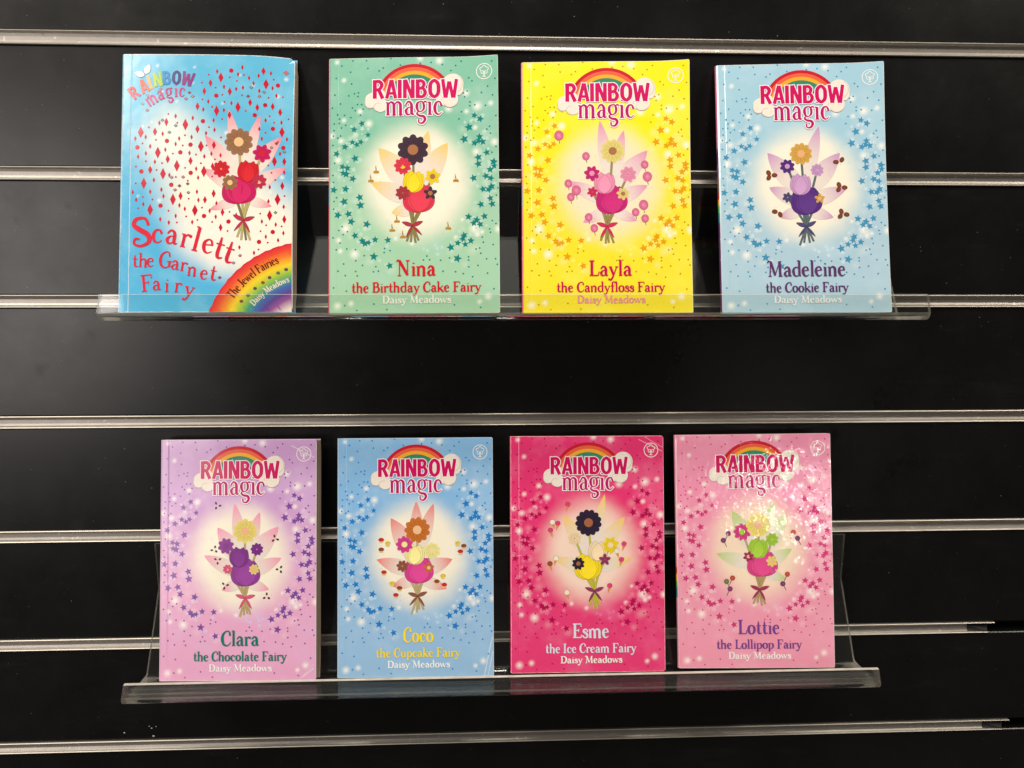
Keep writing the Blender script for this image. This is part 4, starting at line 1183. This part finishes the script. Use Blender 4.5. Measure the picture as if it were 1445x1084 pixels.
    def arcfn(r, a0, a1):
        def fn(t):
            a = math.radians(a0+(a1-a0)*t)
            x, y = CX_+r*math.cos(a), CY_-r*math.sin(a)
            return sx_(x, y), sy_(y), a-math.pi/2
        return fn
    t3 = Ink(10)
    t3.text(SER, 'The Jewel Fairies', 0, 44.5, 0, 60*zs, K(110, 40, 30), fn=arcfn(642, 146.5, 110.5), bold=1.1)
    t4 = Ink(10)
    t4.text(SER, 'Daisy Meadows', 0, 33.0, 0, 44*zs, K(250, 226, 214), fn=arcfn(500, 142, 108), bold=1.0)
    for x, y in [(920, 1765), (965, 1725), (1012, 1678), (1065, 1638), (1110, 1604), (1168, 1572), (1222, 1548)]:
        t3.fan(sx_(x, y), sy_(y), 1.5, 1.3, K(*[(120,110,120),(190,60,60),(70,120,90),(150,80,60),(70,70,110),(240,230,225),(90,140,110)][int(x) % 7]), K(110, 90, 70), n=7)
    # small old logo
    lg = Ink(8)
    cols = [(214, 46, 70), (232, 100, 80), (246, 176, 90), (176, 206, 70), (40, 140, 200), (70, 60, 130), (140, 50, 130)]
    for ch, c, (x, y, dg, cap) in zip('RAINBOW', cols, [(196, 396, 38, 92), (250, 356, 26, 96), (302, 322, 18, 96), (330, 306, 10, 96), (388, 290, 3, 94), (446, 284, -3, 94), (506, 286, -12, 96)]):
        put(lg, SAN, ch, x, y, cap, dg, K(*c), 0.98)
    for ch, (x, y, dg) in zip('magic', [(296, 442, 32), (362, 398, 20), (410, 378, 10), (466, 372, 2), (494, 368, -4)]):
        put(lg, SER, ch, x, y, 100, dg, K(206, 60, 130), 0.86, 0.9)
    petal(lg, (sx_(265, 225), sy_(225)), (sx_(195, 205), sy_(205)), 2.3, K(250, 248, 240), K(250, 248, 240), line=K(120, 110, 120))
    petal(lg, (sx_(270, 215), sy_(215)), (sx_(300, 150), sy_(150)), 2.3, K(250, 248, 240), K(250, 248, 240), line=K(120, 110, 120))
    return [('diamond_pattern', [pat, gm]), ('cover_picture', [k1, k2, k3, k4]), ('corner_rainbow', rb), ('series_logo', lg), ('title_lettering', t1), ('subtitle_lettering', t2), ('series_lettering', t3), ('author_lettering', t4)]

SC = dict(id='worn_blue', label='worn blue paperback with red diamonds and a rainbow corner', top=(96, 186, 222), bot=(84, 182, 226),
          glow=[(70, 92, 46, 46, 0.35, 1.25, (250, 244, 224)), (38, 130, 30, 34, 0.1, 1.3, (236, 240, 230)), (104, 60, 44, 42, 0.4, 1.25, (250, 244, 226)), (75, 60, 38, 32, 0.35, 1.3, (248, 244, 230))],
          thick=6.4, skew=1.8, pages_out=0.7, corner=4.5, wear=0.002, hinge=7.0, curl=(-0.004, -0.002, 0), bow=0.0012, rough=0.22,
          crease=[(7.3, 0, 6.9, 197, 0.85, 0.85), (0.4, 60, 0.4, 150, 1.6, 0.7)], place=(0.033, -0.2014+0.0004, 0.0464, 0.2073, -0.0001, 0.0015, 0.1284, 0.1972))
make_book(SC, SC['place'], scarlett_prints())
for sp in SPECS:
    make_book(sp, sp['place'], std_prints(sp))
